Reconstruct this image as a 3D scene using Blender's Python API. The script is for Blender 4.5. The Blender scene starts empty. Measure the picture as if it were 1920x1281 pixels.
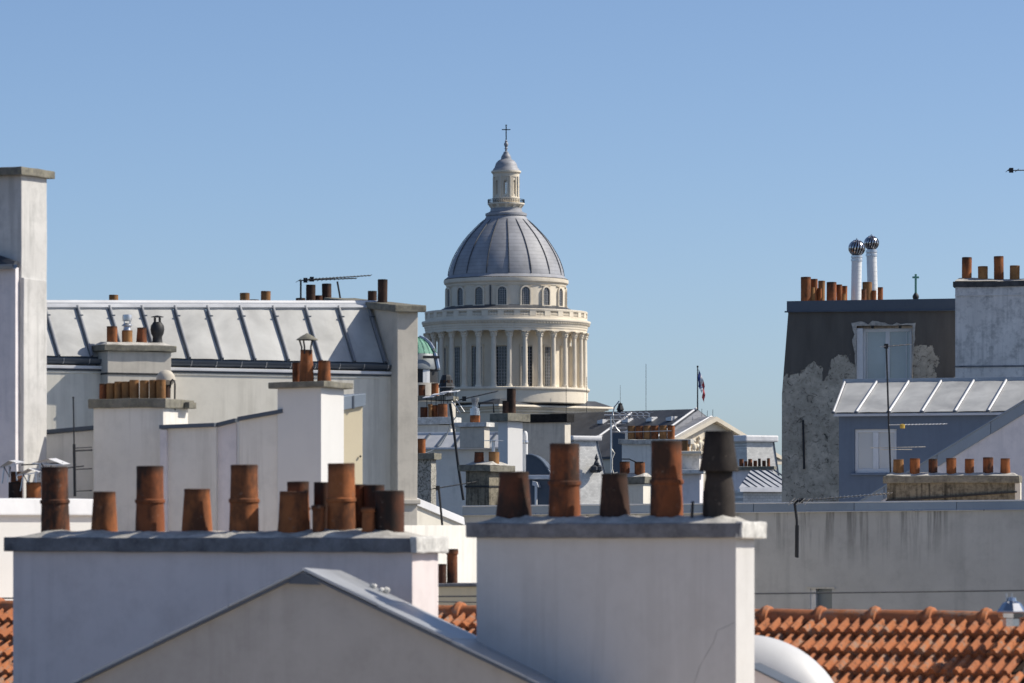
import bpy, bmesh, math, random
from mathutils import Vector, Matrix, noise

R = math.radians
random.seed(7)
scene = bpy.context.scene
C = scene.collection

# ------------------------------------------------------------------ camera
F = 7500.0          # focal length in photograph pixels (1920 wide)
HY = 985.0          # row of the horizon in the photograph
ZC = 24.0           # height of the eye above the street
cam_d = bpy.data.cameras.new('camera')
cam = bpy.data.objects.new('camera', cam_d)
C.objects.link(cam)
cam.location = (0, 0, ZC)
cam.rotation_euler = (R(90), 0, 0)
cam_d.sensor_width = 36.0
cam_d.lens = F / 1920.0 * 36.0
cam_d.shift_y = (HY - 640.5) / 1920.0
cam_d.clip_start = 1.0
cam_d.clip_end = 9000.0
cam_d.dof.use_dof = True
cam_d.dof.focus_distance = 130.0
cam_d.dof.aperture_fstop = 5.6
scene.camera = cam

# ------------------------------------------------------------------ sky and sun
SUN_EL, SUN_AZ = 41.0, 6.0      # azimuth: degrees behind the picture plane, sun stands to the right
world = bpy.data.worlds.new('World')
scene.world = world
world.use_nodes = True
wn = world.node_tree
wn.nodes.clear()
w_out = wn.nodes.new('ShaderNodeOutputWorld')
w_bg = wn.nodes.new('ShaderNodeBackground')
w_sky = wn.nodes.new('ShaderNodeTexSky')
w_sky.sky_type = 'NISHITA'
w_sky.sun_disc = False
w_sky.sun_elevation = R(SUN_EL)
w_sky.sun_rotation = R(90 - SUN_AZ)
w_sky.altitude = 0
w_sky.air_density = 0.6
w_sky.dust_density = 0.8
w_sky.ozone_density = 3.6
w_bg.inputs['Strength'].default_value = 0.134
wn.links.new(w_sky.outputs['Color'], w_bg.inputs['Color'])
wn.links.new(w_bg.outputs['Background'], w_out.inputs['Surface'])

sun_d = bpy.data.lights.new('sun', 'SUN')
sun_d.energy = 5.0
sun_d.angle = R(0.5)
sun_d.color = (1.0, 0.93, 0.81)
sun = bpy.data.objects.new('sun', sun_d)
C.objects.link(sun)
S = Vector((math.cos(R(SUN_EL)) * math.cos(R(SUN_AZ)), math.cos(R(SUN_EL)) * math.sin(R(SUN_AZ)), math.sin(R(SUN_EL))))
sun.rotation_euler = S.to_track_quat('Z', 'Y').to_euler()
sun.location = (60, 0, 90)

vs = scene.view_settings
vs.view_transform = 'Standard'
vs.look = 'None'
vs.exposure = 0.0
vs.gamma = 1.0
vs.use_curve_mapping = False

# ------------------------------------------------------------------ materials
class NT:
    def __init__(s, name):
        s.m = bpy.data.materials.new(name)
        s.m.use_nodes = True
        s.t = s.m.node_tree
        s.b = s.t.nodes['Principled BSDF']
        s.tc = s.t.nodes.new('ShaderNodeTexCoord')
        s.oi = s.t.nodes.new('ShaderNodeObjectInfo')
    def n(s, kind, **kw):
        o = s.t.nodes.new(kind)
        for k, v in kw.items():
            setattr(o, k, v)
        return o
    def link(s, a, b):
        s.t.links.new(a, b)
    def vec(s, sc=(1, 1, 1), rnd=True, src='Object'):
        mp = s.n('ShaderNodeMapping')
        mp.inputs['Scale'].default_value = sc
        s.link(s.tc.outputs[src], mp.inputs['Vector'])
        if rnd:
            ad = s.n('ShaderNodeVectorMath', operation='SCALE')
            cb = s.n('ShaderNodeCombineXYZ')
            for i in range(3):
                s.link(s.oi.outputs['Random'], cb.inputs[i])
            s.link(cb.outputs[0], ad.inputs[0])
            ad.inputs['Scale'].default_value = 37.0
            s.link(ad.outputs[0], mp.inputs['Location'])
        return mp.outputs[0]
    def noise(s, scale, detail=6, rough=.6, sc=(1, 1, 1), rnd=True, dist=0):
        o = s.n('ShaderNodeTexNoise')
        o.inputs['Scale'].default_value = scale
        o.inputs['Detail'].default_value = detail
        o.inputs['Roughness'].default_value = rough
        o.inputs['Distortion'].default_value = dist
        s.link(s.vec(sc, rnd), o.inputs['Vector'])
        return o.outputs['Fac']
    def ramp(s, src, stops):
        o = s.n('ShaderNodeValToRGB')
        e = o.color_ramp.elements
        while len(e) < len(stops):
            e.new(0.5)
        for el, (p, c) in zip(e, stops):
            el.position = p
            el.color = c if len(c) == 4 else (*c, 1)
        s.link(src, o.inputs['Fac'])
        return o.outputs['Color']
    def fac(s, src, lo, hi, a=0.0, b=1.0):
        o = s.n('ShaderNodeMapRange')
        o.inputs['From Min'].default_value = lo
        o.inputs['From Max'].default_value = hi
        o.inputs['To Min'].default_value = a
        o.inputs['To Max'].default_value = b
        s.link(src, o.inputs['Value'])
        return o.outputs['Result']
    def math(s, op, a, b=None, clamp=False):
        o = s.n('ShaderNodeMath', operation=op, use_clamp=clamp)
        for i, v in enumerate((a, b)):
            if v is None: continue
            if isinstance(v, (int, float)): o.inputs[i].default_value = v
            else: s.link(v, o.inputs[i])
        return o.outputs[0]
    def mix(s, f, a, b, blend='MIX'):
        o = s.n('ShaderNodeMix', data_type='RGBA', blend_type=blend)
        for sock, v in ((o.inputs['Factor'], f), (o.inputs['A'], a), (o.inputs['B'], b)):
            if isinstance(v, (int, float)): sock.default_value = v
            elif isinstance(v, tuple): sock.default_value = v if len(v) == 4 else (*v, 1)
            else: s.link(v, sock)
        return o.outputs['Result']
    def bump(s, h, strength=.3, dist=.01):
        o = s.n('ShaderNodeBump')
        o.inputs['Strength'].default_value = strength
        o.inputs['Distance'].default_value = dist
        s.link(h, o.inputs['Height'])
        s.link(o.outputs[0], s.b.inputs['Normal'])
    def sep(s, src='Object'):
        o = s.n('ShaderNodeSeparateXYZ')
        s.link(s.tc.outputs[src], o.inputs[0])
        return o.outputs
    def done(s, col, rough=.85, metal=0.0, spec=.3):
        if isinstance(col, tuple): s.b.inputs['Base Color'].default_value = (*col, 1)
        else: s.link(col, s.b.inputs['Base Color'])
        if isinstance(rough, (int, float)): s.b.inputs['Roughness'].default_value = rough
        else: s.link(rough, s.b.inputs['Roughness'])
        s.b.inputs['Metallic'].default_value = metal
        s.b.inputs['Specular IOR Level'].default_value = spec
        return s.m

def sc3(c, k):
    return tuple(x * k for x in c)

def plaster(name, c, var=.12, dirt=(.2, .19, .18), damt=.25, scale=1.0, streak=.3, spots=0.0, bump=.25):
    t = NT(name)
    n1 = t.noise(.9 * scale, 8, .62)
    col = t.ramp(n1, [(.3, sc3(c, 1 - var)), (.7, sc3(c, 1 + var * .6))])
    n2 = t.noise(3.5 * scale, 10, .7)
    col = t.mix(t.fac(n2, .47, .72, 0, damt), col, dirt)
    if streak:
        n3 = t.noise(1.0, 5, .6, sc=(9 * scale, 9 * scale, .5 * scale))
        n4 = t.noise(.7 * scale, 3, .5)
        f = t.math('MULTIPLY', t.fac(n3, .48, .68), t.fac(n4, .38, .6, 0, streak), True)
        col = t.mix(f, col, dirt)
    if spots:
        n5 = t.noise(11 * scale, 6, .7)
        col = t.mix(t.fac(n5, .5, .6, 0, spots), col, sc3(dirt, .35))
    t.bump(t.noise(45, 6, .7), bump, .006)
    return t.done(col, .9, 0, .2)

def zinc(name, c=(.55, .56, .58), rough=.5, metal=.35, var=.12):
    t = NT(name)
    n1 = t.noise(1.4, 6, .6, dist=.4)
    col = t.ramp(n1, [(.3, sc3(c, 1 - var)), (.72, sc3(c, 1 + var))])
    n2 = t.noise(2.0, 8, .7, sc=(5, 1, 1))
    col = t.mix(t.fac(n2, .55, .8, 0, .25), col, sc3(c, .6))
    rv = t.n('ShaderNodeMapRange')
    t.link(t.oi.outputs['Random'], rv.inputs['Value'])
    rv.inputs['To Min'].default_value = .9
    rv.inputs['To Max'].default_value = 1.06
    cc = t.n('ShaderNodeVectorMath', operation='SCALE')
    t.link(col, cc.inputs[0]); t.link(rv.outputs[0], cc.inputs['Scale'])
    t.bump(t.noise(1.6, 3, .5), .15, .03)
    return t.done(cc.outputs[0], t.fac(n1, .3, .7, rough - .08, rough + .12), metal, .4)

def terracotta(name, c=(.39, .135, .048), soot=.7, dark=(.035, .025, .02)):
    t = NT(name)
    n1 = t.noise(5, 6, .65)
    col = t.ramp(n1, [(.25, sc3(c, .62)), (.55, c), (.8, sc3(c, 1.3))])
    col = t.mix(t.math('MULTIPLY', t.oi.outputs['Random'], .5), col, sc3(c, .62))
    n2 = t.noise(4.2, 6, .7, sc=(1, 1, .45))
    gz = t.sep('Generated')[2]
    f = t.math('MULTIPLY', t.fac(n2, .44, .62), soot, True)
    col = t.mix(f, col, dark)
    f2 = t.math('MULTIPLY', t.fac(gz, .86, 1.0), min(1, soot * 1.2), True)
    col = t.mix(f2, col, dark)
    n3 = t.noise(14, 5, .7)
    col = t.mix(t.fac(n3, .62, .75, 0, .35), col, (.45, .36, .28))
    t.bump(t.noise(40, 5, .6), .3, .004)
    return t.done(col, .85, 0, .25)

def capstone(name, c=(.2, .19, .16), lichen=(.38, .36, .22), amt=.55):
    t = NT(name)
    n1 = t.noise(6, 8, .7)
    col = t.ramp(n1, [(.28, sc3(c, .5)), (.5, c), (.75, sc3(c, 1.5))])
    n2 = t.noise(22, 6, .7)
    col = t.mix(t.fac(n2, .54, .68, 0, amt), col, lichen)
    t.bump(t.noise(30, 8, .75), .6, .012)
    return t.done(col, .95, 0, .1)

def plain(name, c, rough=.6, metal=0.0, spec=.4, var=.15, sc=8):
    t = NT(name)
    n1 = t.noise(sc, 5, .6)
    col = t.ramp(n1, [(.3, sc3(c, 1 - var)), (.7, sc3(c, 1 + var))])
    return t.done(col, rough, metal, spec)

M = {}
M['pink'] = plaster('pink_grey_render', (.76, .685, .675), .07, (.36, .32, .31), .25, .8, .35)
M['bluewhite'] = plaster('white_render', (.61, .60, .585), .06, (.38, .37, .35), .25, .8, .35)
M['gable'] = plaster('grey_cement_render', (.39, .39, .385), .1, (.22, .21, .2), .25, 1.2, .25)
M['greywhite'] = plaster('pale_grey_render', (.80, .77, .71), .06, (.45, .43, .38), .25, 1, .35)
M['white'] = plaster('bright_white_render', (.73, .72, .70), .04, (.55, .55, .52), .1, 1, .12)
M['aged_white'] = plaster('aged_white_render', (.60, .59, .57), .14, (.26, .26, .25), .45, 1.1, .5)
M['cream'] = plaster('cream_render', (.76, .72, .63), .07, (.4, .37, .31), .2, 1, .45)
M['beige'] = plaster('beige_cement', (.60, .555, .48), .1, (.25, .23, .2), .3, 1.2, .35)
M['yellow'] = plaster('yellow_cream_render', (.66, .58, .42), .05, (.45, .4, .3), .12, 1, .2)
M['wallgrey'] = plaster('streaked_grey_render', (.40, .40, .39), .14, (.12, .12, .11), .35, .6, .6)
M['mottled'] = plaster('mottled_grey_render', (.80, .76, .72), .16, (.2, .2, .2), .7, 1.3, .35)
M['lavender'] = plaster('lavender_render', (.78, .74, .75), .07, (.3, .31, .36), .3, .9, .2)
M['bluewall'] = plaster('blue_grey_paint', (.175, .215, .275), .07, (.1, .12, .16), .2, .9, .25)
M['mossy'] = plaster('mossy_render', (.28, .25, .19), .25, (.04, .037, .03), .95, 1.5, 1.0, .35, .6)
M['lichen_pillar'] = plaster('lichen_render', (.45, .43, .38), .2, (.1, .1, .08), .5, 3, .3, .9, .6)
M['zinc'] = zinc('weathered_zinc')
M['zinc_light'] = zinc('pale_zinc', (.70, .70, .71), .55, .15)
M['zinc_sheet'] = zinc('matt_zinc_sheet', (.47, .47, .455), .58, .12, .25)
M['zinc_coping'] = zinc('blue_zinc_coping', (.27, .32, .38), .5, .3)
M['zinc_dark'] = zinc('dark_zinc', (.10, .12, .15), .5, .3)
M['gutter'] = zinc('dark_gutter_zinc', (.11, .13, .16), .45, .35)
M['galv'] = zinc('galvanised_steel', (.55, .57, .6), .3, .75)
M['chrome'] = plain('polished_steel', (.5, .51, .53), .22, 1.0, .5, .05)
M['terra'] = terracotta('terracotta')
M['terra_red'] = terracotta('red_terracotta', (.29, .095, .038), .9)
M['terra_soot'] = terracotta('sooty_terracotta', (.115, .045, .026), 1.0)
M['terra_dark'] = terracotta('dark_brown_terracotta', (.085, .045, .032), .9, (.02, .016, .014))
M['terra_tan'] = terracotta('tan_terracotta', (.38, .19, .075), .45)
M['terra_black'] = terracotta('soot_black_clay', (.05, .041, .036), .85, (.014, .012, .011))
M['cap'] = capstone('weathered_concrete')
M['cap_dark'] = capstone('dark_concrete', (.09, .088, .088), (.2, .19, .17), .3)
M['cap_slate'] = capstone('slate_grey_concrete', (.17, .175, .19), (.3, .3, .3), .3)
M['cap_black'] = capstone('black_sooty_slab', (.022, .021, .021), (.07, .068, .06), .3)
M['mortar'] = capstone('pale_mortar', (.48, .46, .42), (.3, .29, .25), .4)
M['white_slab'] = capstone('white_flaking_slab', (.62, .61, .58), (.25, .24, .22), .35)
M['iron'] = plain('black_iron', (.02, .021, .025), .5, .2, .4)
M['alu'] = plain('aluminium', (.6, .6, .6), .35, .8, .5)
M['white_paint'] = plain('white_gloss_paint', (.78, .78, .77), .35, 0, .5, .03, 2)
M['castiron'] = plain('cast_iron', (.035, .036, .038), .6, .3, .4, .3)
M['cowl'] = plain('beige_fibre_cement', (.55, .50, .42), .8, 0, .2)
M['copper'] = plain('green_copper', (.17, .36, .27), .7, 0, .3, .3, 1.5)
M['frame'] = plain('white_window_frame', (.72, .73, .74), .45, 0, .5, .04)
M['pane'] = plain('curtained_glass', (.42, .48, .49), .08, 0, .6, .12, 1.2)
M['pane_white'] = plain('net_curtain_glass', (.55, .57, .58), .12, 0, .6, .06, 1.2)
M['pane_dark'] = plain('dark_glass', (.035, .042, .05), .1, 0, .6, .2, 1)
M['cable'] = plain('grey_cable', (.10, .10, .10), .6)
M['cable_white'] = plain('white_cable', (.7, .68, .62), .6)
M['yellow_plastic'] = plain('yellow_plastic', (.55, .36, .06), .5)
M['asphalt'] = plain('asphalt', (.05, .05, .05), .9)
M['bounce_gravel'] = plain('beige_bounce_gravel', (.66, .53, .40), .95, 0, .1, .2, 30)  # beige of the unseen roofs that bounce warm light onto shaded walls
M['grey_shell'] = plain('grey_painted_shell', (.22, .24, .25), .45, .3, .4, .15, 1)
M['zinc_roll'] = zinc('zinc_batten_roll', (.24, .25, .27), .5, .25)  # darker than the sheets: the rolls' shaded sides are put into the colour
M['duct_paint'] = plain('grey_white_duct_paint', (.60, .60, .60), .5, 0, .4, .06, 3)
M['deck'] = plain('roof_underlay', (.05, .028, .02), .9)

def stone_mat():
    t = NT('limestone')
    c = (.78, .70, .57)
    n1 = t.noise(.12, 8, .65, rnd=False)
    col = t.ramp(n1, [(.3, sc3(c, .82)), (.7, sc3(c, 1.12))])
    n2 = t.noise(.5, 8, .7, sc=(1, 1, .25), rnd=False)
    col = t.mix(t.fac(n2, .55, .8, 0, .4), col, (.25, .23, .2))
    t.bump(t.noise(1.2, 6, .6, rnd=False), .3, .15)
    return t.done(col, .9, 0, .2)
M['stone'] = stone_mat()

def lead_mat():
    t = NT('lead_sheet')
    c = (.30, .305, .325)
    br = t.n('ShaderNodeTexWave', wave_type='BANDS', bands_direction='Z')
    br.inputs['Scale'].default_value = .42
    br.inputs['Distortion'].default_value = .3
    t.link(t.vec((1, 1, 1), False), br.inputs['Vector'])
    n1 = t.noise(.25, 8, .65, rnd=False)
    col = t.ramp(n1, [(.3, sc3(c, .8)), (.7, sc3(c, 1.25))])
    col = t.mix(t.fac(br.outputs['Fac'], .0, .12, .5, 0), col, sc3(c, .55))
    n3 = t.noise(.6, 4, .6, sc=(1, 1, .12), rnd=False)
    col = t.mix(t.fac(n3, .5, .75, 0, .35), col, sc3(c, 1.5))
    return t.done(col, .6, .1, .35)
M['lead'] = lead_mat()
M['lead_dark'] = plain('dark_lead', (.075, .08, .09), .55, .2, .4, .3, .3)

def slate_mat(name, c, sc):
    t = NT(name)
    br = t.n('ShaderNodeTexBrick')
    br.inputs['Scale'].default_value = sc
    br.inputs['Color1'].default_value = (*sc3(c, .9), 1)
    br.inputs['Color2'].default_value = (*sc3(c, 1.12), 1)
    br.inputs['Mortar'].default_value = (*sc3(c, .6), 1)
    br.inputs['Mortar Size'].default_value = .014
    rot = t.n('ShaderNodeMapping')
    rot.inputs['Rotation'].default_value = (R(90), 0, 0)
    t.link(t.tc.outputs['Object'], rot.inputs['Vector'])
    t.link(rot.outputs[0], br.inputs['Vector'])
    n1 = t.noise(1.5, 8, .7)
    col = t.mix(t.fac(n1, .45, .65, 0, .5), br.outputs['Color'], sc3(c, .5))
    return t.done(col, .5, 0, .5)
M['slate'] = slate_mat('pale_slate', (.66, .65, .62), 2.2)
M['slate_dark'] = plain('dark_slate', (.045, .05, .06), .5, 0, .4, .25, 3)

def peeling_mat():
    # dark paint that has come off in large scabs low down on the wall
    t = NT('peeling_dark_render')
    z = t.sep('Object')[2]
    x = t.sep('Object')[0]
    n1 = t.noise(.85, 10, .6, rnd=False, dist=.25)
    n2 = t.noise(5, 10, .75, rnd=False)
    dk = t.ramp(t.noise(1.2, 6, .6, rnd=False, sc=(3, 3, .6)), [(.3, (.112, .103, .093)), (.7, (.15, .139, .126))])
    lt = t.ramp(n2, [(.3, (.36, .32, .26)), (.55, (.62, .56, .46)), (.75, (.76, .69, .58))])
    crack = t.noise(7, 10, .8, rnd=False, dist=1.0)
    big = t.noise(1.3, 5, .55, rnd=False, dist=.6)
    lt = t.mix(t.fac(big, .42, .58, .4, 0), lt, (.2, .185, .155))
    lt = t.mix(t.fac(crack, .53, .63, 0, .9), lt, (.04, .037, .033))
    zz = t.math('ADD', t.math('MULTIPLY', z, 1.0), t.math('MULTIPLY', t.math('SUBTRACT', n1, .5), 5.5))
    zz = t.math('ADD', zz, t.math('MULTIPLY', t.math('SUBTRACT', n2, .5), .35))
    f = t.fac(zz, PEEL_Z - .03, PEEL_Z + .03)
    col = t.mix(f, lt, dk)
    ht = t.math('ADD', f, t.math('MULTIPLY', n2, .5))
    t.bump(ht, .6, .03)
    return t.done(col, .95, 0, .15)

def streak_wall_mat(zt):
    # rain streaks running down from the coping of the long wall
    t = NT('rain_streaked_render')
    c = (.53, .51, .48)
    col = t.ramp(t.noise(.5, 8, .65, rnd=False), [(.3, sc3(c, .85)), (.7, sc3(c, 1.15))])
    col = t.mix(t.fac(t.noise(2.6, 10, .7, rnd=False), .5, .75, 0, .3), col, (.2, .19, .18))
    z = t.sep('Object')[2]
    n3 = t.noise(1.0, 6, .65, sc=(7, 7, .35), rnd=False)
    n4 = t.noise(.55, 3, .5, rnd=False, sc=(1, 1, .2))
    reach = t.fac(z, zt - 1.1, zt, 0, 1)
    f = t.math('MULTIPLY', t.fac(n3, .5, .62), t.math('MULTIPLY', reach, t.fac(n4, .5, .6, .12, 1.0)), True)
    col = t.mix(t.math('MULTIPLY', f, .62), col, (.035, .034, .033))
    n5 = t.noise(1.0, 4, .6, sc=(2.2, 2.2, .12), rnd=False)
    col = t.mix(t.fac(n5, .55, .75, 0, .35), col, (.15, .15, .15))
    t.bump(t.noise(30, 6, .7, rnd=False), .3, .008)
    return t.done(col, .92, 0, .2)

# ------------------------------------------------------------------ mesh helpers
class MB:
    def __init__(s):
        s.v = []; s.f = []
    def add(s, vs, fs):
        o = len(s.v)
        s.v += [tuple(p) for p in vs]
        s.f += [tuple(i + o for i in f) for f in fs]
        return s
    def box(s, u0, u1, v0, v1, z0, z1):
        vs = [(u0, v0, z0), (u1, v0, z0), (u1, v1, z0), (u0, v1, z0), (u0, v0, z1), (u1, v0, z1), (u1, v1, z1), (u0, v1, z1)]
        return s.add(vs, [(0, 3, 2, 1), (4, 5, 6, 7), (0, 1, 5, 4), (1, 2, 6, 5), (2, 3, 7, 6), (3, 0, 4, 7)])
    def prism(s, pts, d):
        # polygon (list of 3-D points) pushed along the vector d
        n = len(pts); d = Vector(d)
        vs = [Vector(p) for p in pts] + [Vector(p) + d for p in pts]
        fs = [tuple(range(n))[::-1], tuple(range(n, 2 * n))]
        fs += [(i, (i + 1) % n, n + (i + 1) % n, n + i) for i in range(n)]
        return s.add(vs, fs)
    def lathe(s, prof, c=(0, 0, 0), seg=24, a0=0, a1=360, close=False):
        full = abs(a1 - a0) >= 359.9
        m = seg if full else seg + 1
        vs, fs = [], []
        for r, z in prof:
            for k in range(m):
                t = R(a0 + (a1 - a0) * k / seg)
                vs.append((c[0] + r * math.sin(t), c[1] - r * math.cos(t), c[2] + z))
        for i in range(len(prof) - 1):
            for k in range(seg):
                k2 = (k + 1) % m
                fs.append((i * m + k, i * m + k2, (i + 1) * m + k2, (i + 1) * m + k))
        return s.add(vs, fs)
    def tube(s, pts, r, seg=6, r1=None):
        pts = [Vector(p) for p in pts]
        n = len(pts)
        vs, fs = [], []
        for i, p in enumerate(pts):
            t = (pts[min(i + 1, n - 1)] - pts[max(i - 1, 0)]).normalized()
            up = Vector((0, 0, 1)) if abs(t.z) < .9 else Vector((0, 1, 0))
            a = t.cross(up).normalized(); b = t.cross(a).normalized()
            rr = r if r1 is None else r + (r1 - r) * i / (n - 1)
            for k in range(seg):
                an = 2 * math.pi * k / seg
                vs.append(p + (a * math.cos(an) + b * math.sin(an)) * rr)
        for i in range(n - 1):
            for k in range(seg):
                k2 = (k + 1) % seg
                fs.append((i * seg + k, i * seg + k2, (i + 1) * seg + k2, (i + 1) * seg + k))
        fs.append(tuple(range(seg))[::-1]); fs.append(tuple((n - 1) * seg + k for k in range(seg)))
        return s.add(vs, fs)
    def build(s, name, mat, parent=None, bev=0.0, smooth=False, rough=None, loc=None, kind=None, label=None, weld=False):
        me = bpy.data.meshes.new(name)
        vs = s.v
        if loc is not None:
            vs = [(x - loc[0], y - loc[1], z - loc[2]) for x, y, z in vs]
        me.from_pydata(vs, [], s.f)
        bm = bmesh.new(); bm.from_mesh(me)
        if weld:
            bmesh.ops.remove_doubles(bm, verts=bm.verts, dist=1e-5)
        bmesh.ops.recalc_face_normals(bm, faces=bm.faces)
        if rough:
            amp, cut = rough
            for _ in range(7):
                es = [e for e in bm.edges if e.calc_length() > cut * 1.3]
                if not es: break
                bmesh.ops.subdivide_edges(bm, edges=es, cuts=1, use_grid_fill=True)
        if bev:
            es = [e for e in bm.edges if len(e.link_faces) == 2 and e.calc_face_angle(0) > .6]
            bmesh.ops.bevel(bm, geom=es, offset=bev, segments=2, affect='EDGES', profile=.6)
        if rough:
            off = Vector((random.random() * 50, random.random() * 50, 3))
            for v in bm.verts:
                v.co += noise.noise_vector(v.co * (.6 / cut) + off) * amp + noise.noise_vector(v.co * (.15 / cut) + off) * amp
        bm.to_mesh(me); bm.free()
        if smooth:
            for p in me.polygons: p.use_smooth = True
            me.set_sharp_from_angle(angle=R(smooth if smooth is not True else 40))
        me.materials.append(M[mat] if isinstance(mat, str) else mat)
        o = bpy.data.objects.new(name, me)
        C.objects.link(o)
        if loc is not None: o.location = loc
        if parent: o.parent = parent
        if kind: o['kind'] = kind
        if label: o['label'] = label
        return o

class Fr:
    """A local frame: origin where pixel column X meets depth d, turned by a degrees; u right, v away, z up from zb."""
    def __init__(s, X, d, a, Yb=None, zb=0.0):
        s.x0 = (X - 960) * d / F; s.y0 = d; s.a = R(a)
        s.ca, s.sa = math.cos(s.a), math.sin(s.a)
        s.zb = zb if Yb is None else ZC + (HY - Yb) * d / F
    def dep(s, u=0, v=0): return s.y0 + u * s.sa + v * s.ca
    def u(s, X, v=0):
        k = (X - 960) / F
        return (k * (s.y0 + v * s.ca) - s.x0 + v * s.sa) / (s.ca - k * s.sa)
    def vv(s, X, u=0):
        k = (X - 960) / F
        return (s.x0 + u * s.ca - k * (s.y0 + u * s.sa)) / (k * s.ca + s.sa)
    def z(s, Y, u=0, v=0): return ZC + (HY - Y) * s.dep(u, v) / F - s.zb
    def p(s, X, Y, v=0):
        u = s.u(X, v); return Vector((u, v, s.z(Y, u, v)))
    def px(s, u=0, v=0): return s.dep(u, v) / F

def root(name, label, cat, fr, group=None):
    o = bpy.data.objects.new(name, None)
    o.empty_display_size = .2
    C.objects.link(o)
    o.location = (fr.x0, fr.y0, fr.zb)
    o.rotation_euler = (0, 0, fr.a)
    o['label'] = label; o['category'] = cat
    if group: o['group'] = group
    return o

def pot(fr, parent, X, yt, W, v, zb, kind='plain', mat='terra', label=None, lean=0.0):
    u = fr.u(X, v); s = fr.px(u, v)
    r = W / 2 * s; h = fr.z(yt, u, v) - zb
    t = min(.028, r * .2)
    if kind == 'plain':      prof = [(r * 1.1, 0), (r * 1.08, h * .08), (r * .96, h * .9), (r * .97, h)]
    elif kind == 'straight': prof = [(r, 0), (r * .99, h * .5), (r, h)]
    elif kind == 'taper':    prof = [(r * 1.14, 0), (r * 1.1, h * .1), (r * .9, h * .94), (r * .93, h)]
    elif kind == 'collar':   prof = [(r * 1.06, 0), (r * .99, h * .42), (r * .99, h * .46), (r * 1.08, h * .475), (r * 1.08, h * .515), (r * .98, h * .53), (r * .95, h * .9), (r * .97, h)]
    elif kind == 'rim':      prof = [(r * .95, 0), (r * .93, h * .84), (r * 1.1, h * .86), (r * 1.12, h * .94), (r * 1.05, h)]
    rt = prof[-1][0]
    n = len(prof)
    full = []
    for i in range(n - 1):
        (ra, za), (rb, zb2) = prof[i], prof[i + 1]
        full.append((ra, za))
        if zb2 - za > .25: full += [(ra + (rb - ra) * q, za + (zb2 - za) * q) for q in (.33, .66)]
    full.append(prof[-1])
    full += [(rt - t * .4, h + t * .25), (rt - t, h), (rt - t, h * .55), (0.001, h * .55)]
    m = MB().lathe(full, seg=22)
    o = m.build('chimney_pot', mat, parent, smooth=35, label=label)
    for vert in o.data.vertices:
        vert.co += noise.noise_vector(vert.co * 6 + Vector((X, yt, 0))) * r * .025
    o.location = (u, v, zb)
    o.rotation_euler = (R(random.uniform(-.7, .7)), R(random.uniform(-.7, .7) + lean), random.random() * 6.28)
    return o, u, h

def chimney(label, Xc, d, a, xo, side, yt, yb, cap, wall='greywhite', capmat='cap', pots=(), name='chimney', cat='chimney', group=None, mortar=True, bodyrough=None, capbev=.012):
    """corner at pixel Xc; front runs to pixel xo; side: depth in metres or ('x', pixel of the side face's far edge)."""
    fr = Fr(Xc, d, a, Yb=yb)
    rt = root(name, label, cat, fr, group)
    uo = fr.u(xo)
    dep = fr.vv(side[1]) if isinstance(side, tuple) else side
    u0, u1 = min(0, uo), max(0, uo)
    zt = fr.z(yt)
    MB().box(u0, u1, 0, dep, 0, zt).build('stack', wall, rt, bev=.008, rough=bodyrough)
    ov, yct, ycb = cap
    zc0, zc1 = fr.z(ycb), fr.z(yct)
    MB().box(u0 - ov, u1 + ov, -ov, dep + ov, zc0, zc1).build('cap_slab', capmat, rt, bev=capbev, rough=(.008 * d / 40, .12 * d / 40))
    if mortar:
        h = .035 * d / 40
        m = MB().prism([(u0 - ov * .3, -ov * .3, zc1 - .01), (u1 + ov * .3, -ov * .3, zc1 - .01), (u1 - .03, dep * .3, zc1 + h), (u0 + .03, dep * .3, zc1 + h)], (0, 0, 0))
        m = MB(); q = ov * .4
        a_ = [(u0 - q, -q), (u1 + q, -q), (u1 + q, dep + q), (u0 - q, dep + q)]
        b_ = [(u0 + .06, dep * .3), (u1 - .06, dep * .3), (u1 - .06, dep * .7), (u0 + .06, dep * .7)]
        m.add([(x, y, zc1 - .004) for x, y in a_] + [(x, y, zc1 + h) for x, y in b_],
              [(0, 1, 5, 4), (1, 2, 6, 5), (2, 3, 7, 6), (3, 0, 4, 7), (4, 5, 6, 7), (3, 2, 1, 0)])
        m.build('mortar_bed', 'mortar', rt, rough=(.012 * d / 40, .1 * d / 40))
    for p in pots:
        X, ytp, W, vf, kind, mat = p[:6]
        pot(fr, rt, X, ytp, W, dep * vf, zc1 - .01, kind, mat, p[6] if len(p) > 6 else None)
    return fr, rt, dep, zc1, u0, u1

def seg_tube(fr, parent, name, pts, r, mat, v=0, seg=8, **kw):
    return MB().tube([fr.p(x, y, v if len(q) < 1 else q[0]) for (x, y, *q) in pts], r, seg).build(name, mat, parent, smooth=60, **kw)

# ------------------------------------------------------------------ ground
MB().add([(-5000, -200, 0), (5000, -200, 0), (5000, 8000, 0), (-5000, 8000, 0)], [(0, 1, 2, 3)]).build('ground', 'asphalt', kind='structure')

# ------------------------------------------------------------------ the domed church far behind
def share(src, parent, loc=(0, 0, 0), rz=0.0, name=None):
    o = src.copy(); C.objects.link(o); o.parent = parent
    o.location = loc; o.rotation_euler = (0, 0, rz)
    if name: o.name = name
    return o

def arch_pts(w, h, n=8):
    # outline of a round-headed opening, width w, total height h, foot centre at the origin, in the x/z plane
    r = w / 2
    pts = [(-r, 0), (r, 0)]
    for k in range(n + 1):
        t = math.pi * k / n
        pts.append((r * math.cos(t), h - r + r * math.sin(t)))
    return pts

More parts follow.
